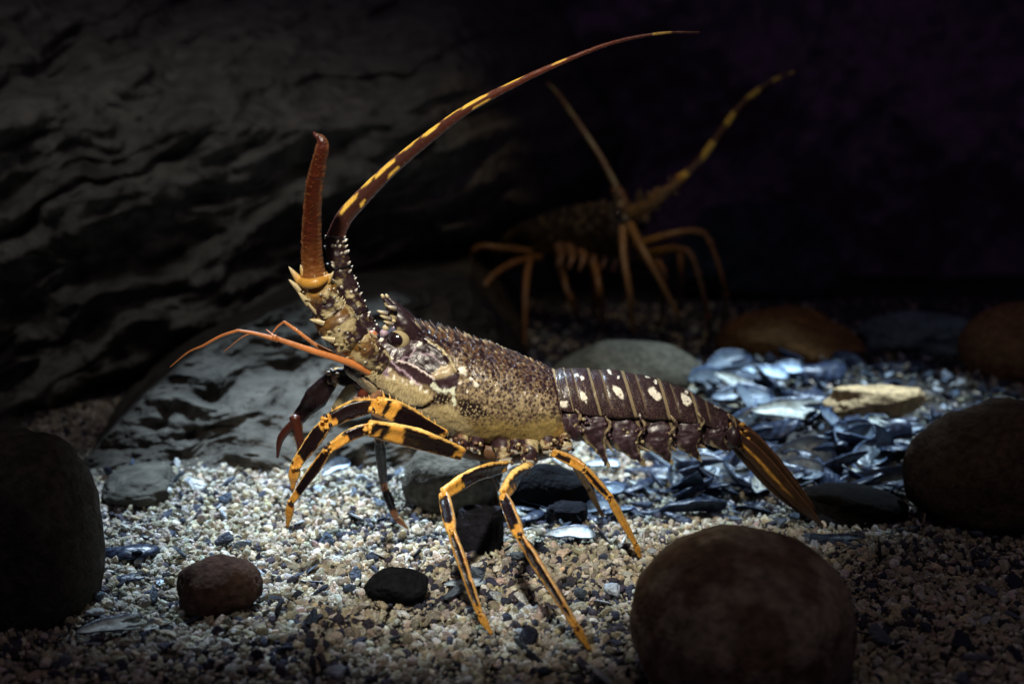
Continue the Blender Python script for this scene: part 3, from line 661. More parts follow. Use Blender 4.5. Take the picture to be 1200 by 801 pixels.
def main_lobster():
    mb = MB(); V = carapace(mb)
    # ---- abdomen: six overlapping rings
    tx = [648, 662, 692, 733, 775, 812, 862]; ty = [435, 433, 434, 437, 446, 461, 490]; bx = [664, 681, 716, 757, 793, 825, 860]; by = [506, 513, 522, 523, 521, 518, 519]
    wd = [.031, .031, .030, .028, .025, .021, .012]
    for k in range(6):
        n = 96; u = np.linspace(-.12 if k else 0, 1.0, n); st = []
        for t in u:
            q = k + t; f = lambda a: np.interp(q, range(7), a)
            T = np.array([f(tx), f(ty)]); B_ = np.array([f(bx), f(by)]); up = (T - B_) / np.linalg.norm(T - B_)
            g = 1.5 * sstep(-.1, .6, t) - (1.8 if t < 0 else 0) - 1.2 * (t > .985)
            T = T + up * g; B_ = B_ - up * (g * .5 + 3.5 * math.sin(math.pi * min(max(t, 0), 1))); st.append((T[0], T[1], B_[0], B_[1], f(wd) + mpx(g, .04)))
        ns = 230; V, Nn, fc, tt, th = loft(st, n, ns, 2.3, .86)
        q = proj(mirror(V)); fu = np.repeat(u, ns); n2 = fbm(V * 420, 3, 90 + k); n1 = fbm(V * 120, 3, 95 + k)
        lat = np.cos(th)                                  # 1 top .. -1 bottom
        c = np.tile(PURP * .85, (len(V), 1)) * (1 + .45 * n1[:, None])
        c = mixc(c, sstep(.30, .65, n2) * .35, TAN * .6)
        e1, _, _ = worley(V, V[poisson(V, .0019, 40 + k)]); c = mixc(c, sstep(.0006, .0003, e1) * .22, TAN * .9)
        c = mixc(c, sstep(.865, .89, fu) * sstep(.985, .955, fu) * sstep(-.55, -.35, lat), TAN * .62)
        c = mixc(c, sstep(.74, .84, fu) * sstep(-.6, -.2, lat) * (fu < .85) * .7, DARK)
        c = mixc(c, np.exp(-((fu - .28 - .03 * n1) / .025) ** 2) * sstep(.0, .5, lat) * .5, TAN)
        c = mixc(c, sstep(-.45, -.85, lat + n1 * .2) * .5, TAN * .7)
        for (cx_, cy_, a, b, an) in ((684, 465, 7.5, 3.2, 62), (724.5, 459, 9, 4.2, 52), (767.5, 461, 9, 5, 48), (804, 468, 8, 5, 52), (660, 473, 6, 4, 10), (683, 443, 2.4, 2, 40), (714.5, 436, 2, 1.5, 30), (725, 442, 1.8, 1.8, 0), (768.5, 447, 2.2, 1.8, 40), (805, 459, 2, 1.6, 40), (676, 439, 1.6, 1.2, 0), (750, 487, 1.6, 1.6, 0), (759, 441, 3.0, 1.2, 10), (840, 476, 3, 1, 30)):
            c = mixc(c, blob(q + np.stack([n2, fbm(V * 420, 3, 31)], 1) * 2.2, (cx_, cy_), a, b, an, .25), WHITE)
        for (cx_, cy_) in ((727, 462), (770, 459), (806, 470), (686, 469)): c = mixc(c, blob(q, (cx_, cy_), 1.3, 1.0, 0, .5) * .8, DARK * 3)
        dsp = n2 * .0003 + n1 * .0005 - np.exp(-((fu - .30) / .05) ** 2) * .0005
        dsp += sstep(-.25, -.6, lat) * np.abs(fbm(V * 260, 2, 77)) * .0022
        V = V + Nn * dsp[:, None]; mb.add(V, fc, np.clip(c, 0, 1))
        # pleura: pointed side plates with a cream rim, near and far flank
        tips = [(679, 517), (713, 547), (756, 545), (788, 544), (822, 541), (856, 528)]
        for s in (-1, 1):
            bxk = (bx[k] + bx[k + 1]) / 2; Yb = bodyY(bxk) + s * (np.interp(k + .5, range(7), wd) * .93)
            dx, dy = (0, 0) if s < 0 else (-2, -3)
            off = mpx(10, 0) * 0
            top = P(bxk - 7 + dx, by[k] - 26 - (k * 37 % 5) + dy, Yb); mid = P(bxk - 1 + dx, by[k] - 2 + dy, Yb + s * .001); tip = P(tips[k][0] + dx, tips[k][1] + dy, Yb - s * .003)
            def pc(t, sx, VV, k=k):
                cc = np.tile(PURP * .9, (len(VV), 1)); nn = fbm(VV * 300, 3, k)
                cc = mixc(cc, sstep(.1, .4, nn) * .5, LILAC * .5); cc = mixc(cc, sstep(.62, .85, np.abs(sx)) * sstep(.35, .6, t), CREAM * .7)
                cc = mixc(cc, sstep(.86, .95, t), CREAM * .75); return cc
            h = [10, 17, 17, 15, 8, 4, 2.2] if k else [5, 10, 11, 9, 5, 2]
            if k == 5: h = [v * .7 for v in h]
            tube(mb, [top, mid, tip], [mpx(v, Yb) for v in h], [mpx(v, Yb) for v in (.6, 3.5, 5, 5, 3.5, 2, 1)], pc, n=40, ns=30, bump=.0026, bs=230, seed=k)
            cone(mb, P(bxk + 9 + dx, by[k] + dy, Yb), P(tips[k][0] + 7 + dx, tips[k][1] - 16 + dy, Yb), mpx(3, Yb), PURP * 1.5, CREAM * .8, 7)
            arc = [P(bx[k + 1] - 7 + dx, by[k + 1] - 34 + dy, Yb + s * mpx(2.0, 0)), P(bx[k + 1] - 1 + dx, by[k + 1] - 24 + dy, Yb + s * mpx(3.5, 0)), P(bx[k + 1] - 9 + dx, by[k + 1] - 12 + dy, Yb + s * mpx(4.5, 0))]
            tube(mb, arc, [mpx(v, 0) for v in (1.6, 2.4, 1.2)], None, lambda t, sx, VV: mixc(np.tile(TAN * .75, (len(VV), 1)), sstep(.0, .3, fbm(VV * 300, 2, 3)), PURP), n=18, ns=10, bump=.0004, bs=400)
            rs = random.Random(k * 3 + s)
            for _ in range(16):
                a, b = rs.uniform(-12, 12), rs.uniform(-14, 8)
                ball(mb, P(bxk + 6 + a + dx, by[k] - 6 + b + dy, Yb + s * mpx(3.2, 0)), mpx(rs.uniform(1.2, 2.6), 0), PURP * rs.uniform(1, 2.2) if rs.random() < .8 else CREAM * .6, 2)
    # ---- tail fan: telson and two pairs of blades
    def blade(pts, h, base, rib, seed, Yo=0, th=.0016):
        def bc(t, s, VV):
            n = fbm(VV * np.array([220, 220, 220]), 3, seed); n2 = fbm(VV * 700, 2, seed)
            cc = np.tile(base, (len(VV), 1)) * (1 + .3 * n[:, None]); st = np.sin(s * 13 + n * 1.2)
            cc = mixc(cc, sstep(.5, .95, st) * .45, base * 2.2)
            cc = mixc(cc, sstep(.13, .04, np.abs(s - rib[0] + n * .06)) * sstep(rib[1], rib[1] - .25, t), ORG * rib[2])
            cc = mixc(cc, sstep(.3, .0, t + n * .08) * .85, DARK * 1.5)
            return mixc(cc, sstep(.85, .97, np.abs(s)) * .5, np.array([.30, .13, .05]))
        Ps = [P(a, b, bodyY(a) + Yo) for a, b in pts]; h = [v * .84 for v in h]
        tube(mb, Ps, [mpx(v, .06) for v in h], [th * 1.4, th * 2.2, th * 1.6, th, th * .6, th * .3], bc, n=60, ns=34, bump=.0005, bs=240, seed=seed, exp=2.4)
    blade([(852, 489), (884, 515), (919, 553), (955, 598)], [7, 9, 9, 7, 2], BRN * .16, (.1, .5, .25), 5, .012)
    blade([(850, 500), (884, 522), (922, 566), (958, 610)], [12, 14, 13, 10, 3.5], BRN * .18, (-.2, .3, .35), 1, -.004)
    blade([(858, 508), (890, 538), (925, 577), (964, 616)], [9, 12, 12, 9, 2.2], BRN * .26, (.15, .75, 1.0), 2, -.014)
    blade([(855, 513), (882, 542), (915, 577), (950, 606)], [8, 10, 10, 8, 3], BRN * .14, (-.9, .3, .3), 3, -.009)
    blade([(856, 504), (890, 530), (930, 572), (960, 606)], [9, 12, 12, 9, 3], BRN * .2, (.2, .5, .3), 4, .022)
    ball(mb, P(860, 512, .028), (.006, .006, .009), DARK * 1.5, 3)
    for (a, b, r) in ((870, 497, 4), (866, 507, 5), (876, 514, 4), (869, 524, 4.5), (858, 497, 4), (881, 523, 3.4), (874, 505, 3)): ball(mb, P(a, b, bodyY(a) - .015), (mpx(r, 0), mpx(r * .6, 0), mpx(r * .7, 0)), ORG * random.uniform(.35, .95), 2)
    # ---- belly plate and leg roots
    tube(mb, [P(470, 488, .03), P(540, 516, .03), P(600, 524, .033), P(664, 520, .036)], [.007, .012, .013, .008], [.014, .024, .024, .016], BRN * .7, n=40, ns=24, bump=.0012, bs=160)
    rs = random.Random(21)
    def coxa(cc):
        def f(t, sx, VV):
            n = fbm(VV * 150, 3, int(cc * 10)); n2 = fbm(VV * 420, 3, 7); c = np.tile(DARK * 2.2, (len(VV), 1)) * (1 + .4 * n2[:, None])
            c = mixc(c, sstep(.02, .16, n), BRN * .9); c = mixc(c, sstep(.16, .26, n + .2 * np.abs(sx) - .06), CREAM * .75); return mixc(c, sstep(.86, .95, t), WHITE * .55)
        return f
    for s in (-1, 1):
        for j, (a, b, a2, b2, r) in enumerate(((520, 500, 512, 520, 9), (542, 506, 536, 530, 11), (560, 508, 556, 528, 9), (584, 508, 592, 540, 12), (604, 510, 603, 530, 9), (618, 510, 620, 542, 13), (638, 508, 644, 530, 11), (656, 508, 664, 526, 9))):
            Y0 = .033 + s * .018; Y1 = .033 + s * .034
            tube(mb, [P(a, b, Y0), P((a + a2) / 2 + 1, (b + b2) / 2, (Y0 + Y1) / 2 + s * .004), P(a2, b2, Y1)], [mpx(v, 0) for v in (r * .9, r, r * .9, r * .75)], None, coxa(j + .3 * s), n=24, ns=20, bump=.0014, bs=260, seed=j + 30)
            for _ in range(7):
                ball(mb, P(a2 + rs.uniform(-9, 9), b2 - rs.uniform(-4, 16), Y1 + s * .004), [mpx(rs.uniform(1.2, 3.2), 0) for _ in range(3)], CREAM * .8 if rs.random() < .35 else BRN * rs.uniform(.3, 1), 2)
    # ---- near walking legs
    leg(mb, [(522, 508, -.008), (442, 474, -.030), (384, 494, -.04), (346, 545, -.04), (343, 572, -.035)],
        [(8, 14, 16, .06, .95, .62, .001, (.74, .86)), (12, 13, 12, .10, .90, .60, .003), (11, 11, 9, .10, .84, .58), (8.5, 8, 4, 9, 9, .3)], 300, spines=True)
    leg(mb, [(541, 531, -.020), (432, 501, -.075), (385, 526, -.085), (341, 588, -.080), (337, 616, -.075)],
        [(13, 15, 14, .06, .97, .50, .002, (.66, .84)), (9, 9, 8, .10, .62, .55, .002), (8, 7.5, 6, .04, .80, .52), (6, 5.5, 3.5, 9, 9, .3)], 320)
    leg(mb, [(592, 546, -.015), (520, 578, -.090), (529, 622, -.125), (562, 718, -.155), (576, 742, -.160)],
        [(11, 10, 10.5, .05, .80, .55, .004), (9, 9.5, 9, .10, .86, .48), (8, 7, 6.5, .02, .90, .34), (6, 5.5, 3.5, 9, 9, .3)], 340)
    leg(mb, [(619, 548, -.018), (590, 580, -.110), (608, 626, -.145), (674, 732, -.185), (691, 760, -.190)],
        [(13, 12, 11, .08, .82, .55, .004), (9, 9.5, 10, .06, .88, .48), (8.5, 7.5, 7, .03, .88, .34), (7, 6, 3.8, 9, 9, .3)], 360)
    leg(mb, [(648, 530, -.004), (684, 548, -.020), (714, 582, -.020), (744, 636, -.010), (750, 652, -.006)],
        [(7, 7.5, 8, .12, .6, .3, .001), (7, 7, 6.5, .05, .95, .22), (6.5, 5.5, 5, 9, 9, .2), (5, 5, 3, 9, 9, .3)], 380, tint=.72)
    # small clasper near the last leg
    leg(mb, [(672, 540, .06), (690, 572, .09), (706, 604, .105)], [(6, 5, 5, 9, 9, .3), (5, 4.5, 3, 9, 9, .3)], 390, tint=.40)
    # ---- far legs, dark
    rb = np.array([.30, .12, .05])
    leg(mb, [(440, 470, .05), (444, 512, .06), (450, 570, .075), (464, 606, .072), (476, 617, .070)], [(8, 8, 8, 9, 9, .3), (8, 7, 6.5, .1, .95, .9), (6.5, 6, 5, .05, .8, .8), (5, 4.5, 3, 9, 9, .3)], 400, tint=.4, edge=rb)
    leg(mb, [(452, 446, .045), (392, 440, .055), (348, 492, .055), (350, 528, .055)], [(9, 13, 14, .05, .95, .72), (14, 17, 12, .04, .96, .82), (8, 7, 3, .1, .5, .6)], 420, tint=.9, edge=np.array([.42, .30, .20]))
    tube(mb, [P(350, 490, .05), P(330, 512, .05), P(325, 536, .05)], [mpx(k, 0) for k in (6, 5, 1.5)], None, RED * .16, n=20)
    tube(mb, [P(345, 488, .048), P(352, 520, .048), P(349, 540, .048)], [mpx(k, 0) for k in (7, 5, 1.5)], None, RED * .22, n=20)
    mbx = [P(430, 452, .047), P(410, 458, .048), P(392, 480, .05)]
    tube(mb, mbx, [mpx(k, 0) for k in (6, 8, 5)], None, lambda t, s, V: mixc(np.tile(CREAM * .45, (len(V), 1)), sstep(.4, .2, t), DARK), n=24)
    leg(mb, [(560, 518, .06), (575, 560, .12), (585, 600, .15)], [(7, 7, 6, .1, .9, .7), (6, 5, 3, 9, 9, .3)], 430, tint=.35, edge=rb)
    # ---- mouthparts hanging under the face
    for (a, b, c_, r) in (([ (455, 470), (442, 480), (428, 474)], .012, RED * .25, 8), ([(470, 482), (452, 488), (436, 484)], .004, BRN, 6), ([(440, 452), (425, 462), (420, 476)], .01, RED * .3, 7), ([(448, 458), (432, 468), (414, 466)], .0, BRN * 1.4, 5),
                          ([(505, 505), (470, 488), (440, 466), (415, 448)], .012, LILAC * .4, 5)):
        tube(mb, [P(x, y, b) for x, y in a], [mpx(k, 0) for k in (r, r * .9, r * .4)], None, lambda t, s, V, c_=c_: np.clip(c_ * (1 + .5 * fbm(V * 250, 3, 5)[:, None]), 0, 1), n=26, bump=.0006)
    # ---- eye on its stalk, both sides
    for s in (-1, 1):
        ex, ey = (466, 399) if s < 0 else (474, 392); Ye = .028 + s * .022
        def ec(v):
            q2 = v[:, [0, 2]]; c = np.tile(CREAM * .75, (len(v), 1)) * (1 + .15 * fbm(v * 5, 3, 2)[:, None]); d = np.linalg.norm((q2 - np.array([-.38, .14])) / np.array([.86, .76]), axis=1)
            c = mixc(c, sstep(1.05, .95, d), np.array([.012, .006, .008])); return mixc(c, sstep(-.55, -.8, v[:, 2]), DARK)
        tube(mb, [P(478, 408, .03 + s * .012), P(ex, ey, Ye)], [mpx(10, 0), mpx(12, 0)], None, DARK * 2, n=8, ns=16)
        ball(mb, P(ex, ey, Ye), (mpx(14.5, 0), mpx(10, 0), mpx(12.5, 0)), ec, 5, mat=1)
        ring = [P(ex + math.cos(a) * 16.5, ey + 1 + math.sin(a) * 14.5, Ye + s * -.002) for a in np.linspace(-.9, 3.9, 9)]
        tube(mb, ring, [mpx(2.2, 0)] * 3, None, lambda t, s_, V: mixc(np.tile(PURP, (len(V), 1)), sstep(.6, .9, t), LILAC), n=40, ns=10)
        # horn above the eye
        hp = [P(486 + (8 if s > 0 else 0), 402, Ye * .6 + .010), P(473 + (9 if s > 0 else 0), 381, Ye - s * .004), P(459 + (7 if s > 0 else 0), 362, Ye - s * .006), P(447 + (5 if s > 0 else 0), 345, Ye - s * .006)]
        def hc(t, sx, VV):
            n = fbm(VV * 300, 3, 8); c = np.tile(DARK * 1.5, (len(VV), 1)); b = sstep(.2, .6, np.sin(t * 26 + n * 2)) * sstep(-.15, .5, -sx if True else sx) * sstep(.25, .4, t) * sstep(.95, .85, t)
            c = mixc(c, b, CREAM * .85); return mixc(c, sstep(.92, .97, t), CREAM)
        tube(mb, hp, [mpx(k, 0) for k in (17, 13, 8.5, 5, 1.2)], [mpx(k, 0) for k in (10, 8, 6, 4, 1)], hc, n=60, ns=28, bump=.0004, bs=350)
        for (a, b, l) in ((450, 372, 9), (446, 366, 8), (456, 360, 5), (453, 378, 7)):
            if s < 0: cone(mb, P(a + 8, b + 2, Ye - .002), P(a - l * .6, b - l * .3, Ye - .004), mpx(3.6, 0), DARK * 2, CREAM, 7)
    for (a, b, r, c_) in ((450, 390, 5, LILAC * 1.4), (447, 399, 4, WHITE * .9), (441, 395, 5, DARK), (458, 418, 4, LILAC), (452, 384, 4, CREAM), (455, 379, 3.4, ORG * .6), (461, 376, 3, CREAM), (436, 393, 7, np.array([.42, .13, .05])), (434, 406, 8, DARK * 2), (429, 414, 4, LILAC), (442, 414, 3.5, LILAC)):
        ball(mb, P(a, b, .006), (mpx(r, 0), mpx(r * .8, 0), mpx(r * .9, 0)), c_, 3)
    # ---- antenna bases (peduncles)
    def pedc(seed, darkness, ob=0.0):
        def f(t, s, VV):
            n = fbm(VV * 110, 4, seed); n2 = fbm(VV * 380, 3, seed + 1); c = np.tile(CREAM * .72, (len(VV), 1)) * (1 + .3 * n2[:, None])
            c = mixc(c, sstep(-.15 - darkness, .02 - darkness, n), DARK * 1.6); c = mixc(c, sstep(.25, .45, n2) * .6, OLIVE * .5)
            return mixc(c, ob * sstep(.35, .9, t + n * .3), ORG * .6)
        return f
    ped = [([(452, 428), (430, 412), (404, 392)], (12, 20, 24), -.002, .0), ([(412, 402), (396, 380), (382, 360)], (23, 25, 21), -.006, .02), ([(388, 368), (376, 346), (366, 326)], (19, 20, 19), -.010, -.05)]
    for k, (pt, h, Yo, dk) in enumerate(ped):
        pp = [P(a, b, Yo) for a, b in pt]; rr = [mpx(v, 0) for v in h]
        tube(mb, pp, rr, [r * .8 for r in rr], pedc(500 + k * 7, dk, .9 if k == 2 else .35), n=60, ns=50, bump=.0018, bs=170, seed=k + 60)
        thorns(mb, pp, rr, 18, .0042, CREAM * .6, CREAM * .9, 70 + k, bias=(-.1, -.1, .3), rad=.0014)
        thorns(mb, pp, rr, 26, .0022, DARK * 1.5, WHITE * .8, 75 + k, bias=(0, -.1, .3), rad=.0011)
    # big flat thorns at the outer edge
    for (a, b, a2, b2, r, c0) in ((352, 330, 338, 312, 5, ORG * .8), (352, 340, 338, 327, 4.5, CREAM * .8), (362, 356, 348, 340, 4.5, CREAM * .7), (380, 378, 362, 374, 4.5, CREAM * .8), (392, 398, 376, 395, 5, CREAM * .75), (372, 366, 358, 352, 4, TAN), (384, 330, 391, 318, 4, ORG * .6), (356, 322, 352, 310, 4, ORG * .6)):
        cone(mb, P(a, b, -.016), P(a2, b2, -.018), mpx(r, 0), c0, CREAM, 9)
    far = [([(446, 410), (428, 384), (414, 358)], (16, 14, 13), .045), ([(418, 366), (406, 336), (396, 306)], (14, 13, 12), .043), ([(400, 312), (394, 292), (393, 276)], (12, 12, 11), .040)]
    for k, (pt, h, Yo) in enumerate(far):
        pp = [P(a, b, Yo) for a, b in pt]; rr = [mpx(v, Yo) for v in h]
        tube(mb, pp, rr, [r * .9 for r in rr], pedc(540 + k, .35), n=44, ns=40, bump=.0014, bs=200, seed=k + 80)
        thorns(mb, pp, rr, 34, .0034, DARK * 2, WHITE, 90 + k, bias=(.3, -.3, .35), rad=.0015)
    # ---- flagella
    def redc(t, s, V):
        n = fbm(V * 200, 3, 12); c = np.tile(np.array([.40, .15, .035]), (len(V), 1)); c = mixc(c, sstep(.0, .25, t + n * .08), RED * .42); c = mixc(c, sstep(.5, 1.0, t), np.array([.12, .030, .028]))
        c = mixc(c, sstep(.55, .95, np.abs(s)) * .6, np.array([.46, .20, .09])); c = c * .5 * (1 + .30 * np.sin(t * 330 + n * 3) * sstep(.0, 1, np.abs(s)) + .35 * n)[:, None]; return c
    tube(mb, [P(a, b, y) for a, b, y in ((368, 332, -.012), (366, 308, -.014), (365, 280, -.018), (366, 250, -.024), (368, 222, -.032), (373, 195, -.040), (378, 172, -.046), (376, 163, -.047), (370, 158, -.047), (367, 155, -.046))],
         [mpx(k, 0) for k in (17, 13, 12, 10.8, 10.2, 9.0, 7.5, 5, 2.2, 1)], None, redc, n=260, ns=36, mat=2, bump=.0007, bs=330)
    fl = [P(a, b, y) for a, b, y in ((367, 310, -.014), (365, 280, -.018), (366, 250, -.024), (368, 222, -.032), (373, 195, -.040), (378, 172, -.046))]
    thorns(mb, fl, [mpx(k, 0) for k in (13, 12, 10.8, 10.2, 9, 7.5)], 150, .0012, RED * .6, ORG * .35, 41, bias=(0, 0, .5), rad=.0004)
    tube(mb, [P(348, 326, -.014), P(358, 332, -.022), P(372, 331, -.024), P(388, 323, -.014)], [mpx(k, 0) for k in (3, 6, 6, 3)], None, ORG * .6, n=24)
    lp = [(391, 282, .040), (403, 256, .038), (420, 236, .034), (457, 199, .028), (500, 163, .020), (549, 127, .010), (610, 95, .0), (656, 74, -.006), (706, 54, -.012), (744, 44, -.018), (782, 38.5, -.022), (820, 38, -.026)]
    def lonc(t, s, V):
        q = proj(V); n = fbm(V * 220, 3, 14); c = np.tile(np.array([.050, .016, .012]), (len(V), 1)); c = mixc(c, sstep(.3, .8, t), RED * .55)
        c = mixc(c, sstep(.6, .95, np.abs(s)) * .40, np.array([.34, .15, .11]))
        c *= (1 + .25 * np.sin(t * 420) * sstep(.35, .9, np.abs(s)))[:, None]
        yel = np.array([.85, .52, .09])
        for (a, b, rx, lo, hi) in ((408, 247, 12, .45, .85), (451, 204, 14, .40, .85), (461, 209, 8, -.75, -.5), (432, 222, 9, .75, .95), (480, 176, 12, .75, .95), (505, 156, 12, .5, .95), (530, 140, 10, .8, 1.0), (556, 122, 18, .35, .98), (564, 121, 12, -.85, -.45), (600, 98, 14, .7, .95), (655, 74, 10, .1, .9), (775, 40, 12, -2, 2), (425, 252, 4, -.7, -.35)):
            sg = -s
            c = mixc(c, sstep(1.05, .8, np.sqrt(((q[:, 0] - a + n * 2) / rx) ** 2 + ((sg - (lo + hi) / 2) / ((hi - lo) / 2 + .05)) ** 2 * .8)) * sstep(40, 20, np.abs(q[:, 1] - b)), yel * (1 + .1 * (n[:, None] > 0)))
        return c
    A_SIGN = 1
    tube(mb, [P(*p) for p in lp], [mpx(k, 0) for k in (11, 10.5, 10, 8.4, 7.2, 5.4, 3.9, 2.9, 2.2, 1.9, 1.5, .9)], None, lonc, n=520, ns=24, mat=2, bump=.0002, bs=400)
    thorns(mb, [P(*p) for p in lp], [mpx(k, 0) for k in (11, 10.5, 10, 8.4, 7.2, 5.4, 3.9, 2.9, 2.2, 1.9, 1.5, .9)], 260, .0010, RED * .4, LILAC * .8, 43, bias=(.2, 0, .3), rad=.0003)
    # antennules (four thin feelers)
    aor = np.array([.55, .19, .055])
    for pts, rr in (([(440, 440, -.0), (410, 425, -.01), (360, 409, -.018), (322, 396, -.022)], (4.6, 4.4, 3.8, 3.0)), ([(326, 398, -.022), (300, 391, -.024), (279, 387, -.026)], (3.4, 2.4, 1.8)), ([(279, 387, -.026), (258, 394, -.026), (238, 405, -.026)], (1.9, 1.7, 1.5)), ([(238, 405, -.026), (220, 413, -.026), (199, 430, -.026)], (1.4, 1.1, .6)),
                    ([(404, 420, .02), (372, 405, .02), (346, 386, .02)], (3, 2.6, 2.2)), ([(346, 386, .02), (340, 382, .02), (333, 377, .02)], (2.4, 2.2, 2)), ([(333, 377, .02), (324, 384, .022), (316, 396, .024)], (1.5, 1.2, .8)), ([(322, 396, -.022), (318, 391, -.018), (312, 386, -.014)], (2, 1, .5)),
                    ([(316, 396, .024), (290, 392, .026), (262, 412, .03)], (.9, .7, .4))):
        tube(mb, [P(*p) for p in pts], [mpx(k, 0) for k in rr], None, lambda t, s, V: np.clip(aor * (1 + .25 * fbm(V * 200, 2, 3)[:, None]), 0, 1), n=26, ns=12, mat=2)
    ball(mb, P(322, 396, -.022), mpx(4.2, 0), aor * .8, 3, mat=2)
    o = mb.obj('spiny_lobster', [M_SHELL, M_EYE, M_ANT, M_LEG], loc=P(600, 520, .033) * np.array([1, 1, 0]))
    tag(o, 'large spiny lobster in front with speckled carapace, white spotted dark tail and orange legs', 'lobster'); return o
main_lobster()

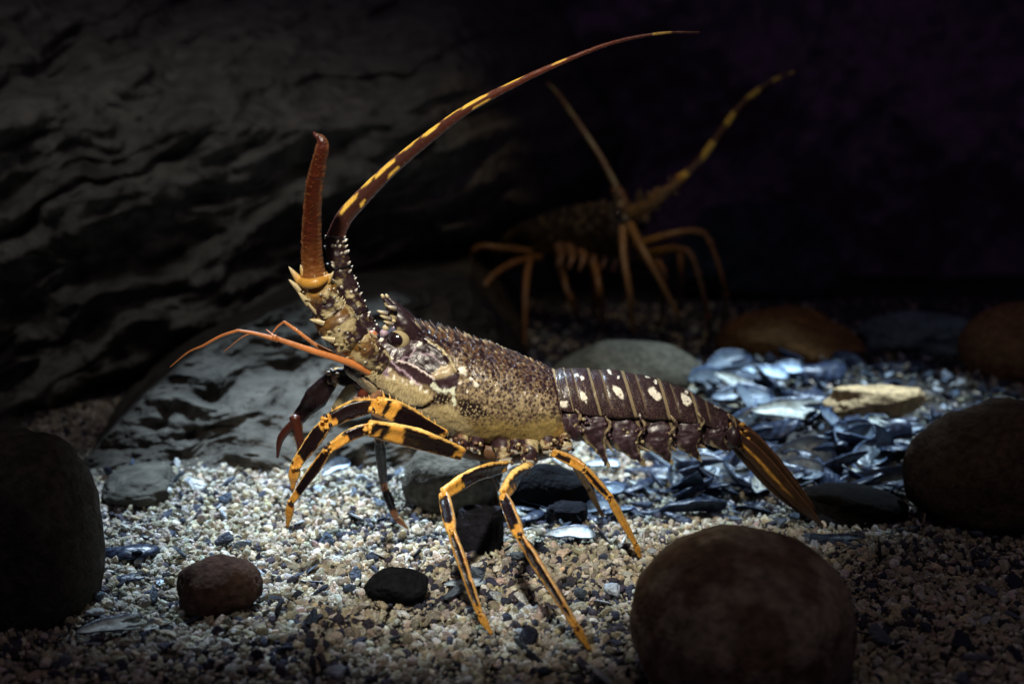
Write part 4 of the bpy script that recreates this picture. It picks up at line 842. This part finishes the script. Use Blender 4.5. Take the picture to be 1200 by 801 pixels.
def far_lobster():
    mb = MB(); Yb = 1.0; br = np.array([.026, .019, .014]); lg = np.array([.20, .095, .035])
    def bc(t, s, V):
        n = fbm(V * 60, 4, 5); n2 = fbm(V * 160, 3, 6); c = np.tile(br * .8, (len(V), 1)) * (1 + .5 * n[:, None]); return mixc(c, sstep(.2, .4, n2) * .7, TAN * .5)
    body = [P(590, 292, 1.30), P(625, 284, 1.18), P(665, 275, 1.08), (P(705, 268, .99)), P(733, 262, .93), P(742, 262, .91)]
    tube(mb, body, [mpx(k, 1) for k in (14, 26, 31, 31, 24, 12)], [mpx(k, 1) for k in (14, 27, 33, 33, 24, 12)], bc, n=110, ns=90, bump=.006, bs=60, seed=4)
    tube(mb, [P(600, 292, 1.28), P(560, 300, 1.45), P(545, 330, 1.55)], [mpx(k, 1.2) for k in (20, 16, 8)], [mpx(k, 1.2) for k in (24, 20, 10)], bc, n=40, ns=30, bump=.004, bs=60)
    thorns(mb, body, [mpx(k, 1) for k in (14, 26, 31, 31, 24, 12)], 260, .011, BRN * .7, TAN * .8, 9, bias=(.3, -.2, .5), rad=.0024)
    for s in (0, 1):   # horns and eyes
        a = 724 + s * 26; tube(mb, [P(a + 2, 246, .93), P(a, 234, .915), P(a - 1, 222, .90)], [mpx(k, 1) for k in (7, 5, 1)], None, TAN * .6, n=16)
        ball(mb, P(a + 1, 250, .90), mpx(5.5, .9), DARK, 3, mat=1)
        ball(mb, P(a + 3, 240, .90), mpx(4.0, .9), TAN * .8, 2)
    band = lambda k, base: (lambda t, s, V: mixc(np.tile(base, (len(V), 1)) * (1 + .3 * fbm(V * 90, 3, 2)[:, None]), sstep(.1, .5, np.sin(t * k + fbm(V * 40, 2, 3) * 1.5)), np.array([.75, .50, .08])))
    # antennae
    r1 = [P(742, 252, .91), P(765, 236, .88), P(795, 214, .86)]
    tube(mb, r1, [mpx(k, .9) for k in (9.5, 8, 6)], None, lambda t, s, V: np.tile(np.array([.20, .12, .05]), (len(V), 1)) * (1 + .5 * fbm(V * 90, 3, 2)[:, None]), n=40, ns=24, bump=.004, bs=90); thorns(mb, r1, [mpx(k, .9) for k in (13, 11, 8)], 36, .007, BRN, TAN, 33, bias=(0, 0, .4), rad=.002)
    ball(mb, P(797, 209, .86), mpx(6.5, .9), ORG * .5, 3)
    tube(mb, [P(*p) for p in ((796, 211, .86), (820, 188, .85), (842, 158, .84), (866, 126, .84), (893, 102, .84), (915, 90, .84), (932, 84, .84))], [mpx(k, .9) for k in (5.2, 4.4, 4.0, 3.6, 3.0, 2.1, 1.0)], None, band(34, BRN * .6), n=150, ns=16, mat=2)
    r2_ = [P(734, 252, .92), P(728, 236, .92), P(722, 220, .93)]
    tube(mb, r2_, [mpx(k, .9) for k in (10, 8, 6)], None, BRN * .7, n=30, bump=.003, bs=90)
    tube(mb, [P(*p) for p in ((724, 222, .93), (705, 186, .95), (685, 155, .97), (668, 130, .99), (652, 108, 1.01), (640, 96, 1.02))], [mpx(k, .9) for k in (4.6, 4, 3.4, 3, 2.2, .8)], None, lambda t, s, V: mixc(np.tile(BRN * .5, (len(V), 1)), sstep(.2, .6, np.sin(t * 24)), np.array([.12, .10, .05])), n=110, ns=14, mat=2)
    for pts in ([(738, 262, .90), (752, 290, .86), (770, 322, .84), (794, 368, .84)], [(730, 266, .90), (731, 300, .87), (738, 345, .85), (742, 392, .88)]):
        tube(mb, [P(*p) for p in pts], [mpx(k, .9) for k in (5.5, 4.5, 3.8, 2.2)], None, lambda t, s, V: np.tile(np.array([.26, .14, .05]), (len(V), 1)), n=60, ns=14, mat=0)
    # legs
    legs = [[(742, 288, .90), (780, 276, .88), (815, 271, .88), (832, 284, .88), (850, 345, .90), (843, 386, .92)],
            [(748, 300, .92), (782, 292, .84), (806, 295, .80), (818, 320, .80), (829, 370, .84), (831, 410, .86)],
            [(752, 302, .95), (772, 308, .90), (779, 335, .90), (772, 388, .98)],
            [(770, 296, 1.0), (794, 293, 1.0), (798, 330, 1.02), (794, 382, 1.08)],
            [(694, 298, .98), (700, 325, .93), (704, 355, .94), (707, 392, .98)],
            [(640, 298, 1.12), (592, 291, 1.10), (556, 292, 1.10), (546, 330, 1.12), (552, 386, 1.16)],
            [(640, 300, 1.10), (602, 308, 1.04), (573, 328, 1.0), (558, 360, 1.0), (552, 396, 1.02)],
            [(630, 302, 1.10), (620, 310, 1.0), (616, 345, .94), (615, 414, .90)],
            [(655, 300, 1.06), (662, 330, 1.0), (672, 358, 1.0), (685, 386, 1.06)],
            [(690, 296, 1.05), (694, 330, 1.10), (697, 360, 1.12), (698, 378, 1.14)]]
    for i, l in enumerate(legs):
        # feet reach the gravel
        x_, y_, Y_ = l[-1]; g_ = G(x_, y_, 0.004); l = l[:-1] + [(x_, y_, float(g_[1]))]
        pp = [P(*p) for p in l]; m = len(pp); k0 = [4.6, 4.0, 3.6, 3.0, 2.5, 1.4][:m - 1] + [1.8]
        tube(mb, pp, [mpx(k, 1) for k in k0], None, (lambda t, s, V: mixc(np.tile(lg, (len(V), 1)), sstep(.35, .15, t), np.array([.28, .15, .03]))) if i in (0, 1, 3) else (lambda t, s, V: np.tile(lg, (len(V), 1)) * (1 + .4 * fbm(V * 60, 3, 2)[:, None])), n=60, ns=14)
        for q_ in pp[1:-1]: ball(mb, q_, mpx(4.6, .95), lg * 1.0, 2)
    # mouthparts
    for k in range(7):
        a = 655 + k * 13; tube(mb, [P(a, 288, 1.0), P(a + 3, 302, .96), P(a - 2, 312 + (k % 3) * 3, .95)], [mpx(v, 1) for v in (7, 4.5, 1.5)], None, BRN * (.6 + .15 * (k % 3)), n=16)
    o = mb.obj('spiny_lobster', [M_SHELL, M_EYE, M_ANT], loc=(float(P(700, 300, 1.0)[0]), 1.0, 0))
    tag(o, 'dim brown spiny lobster standing in the dark background with yellow banded antennae', 'lobster')
far_lobster()
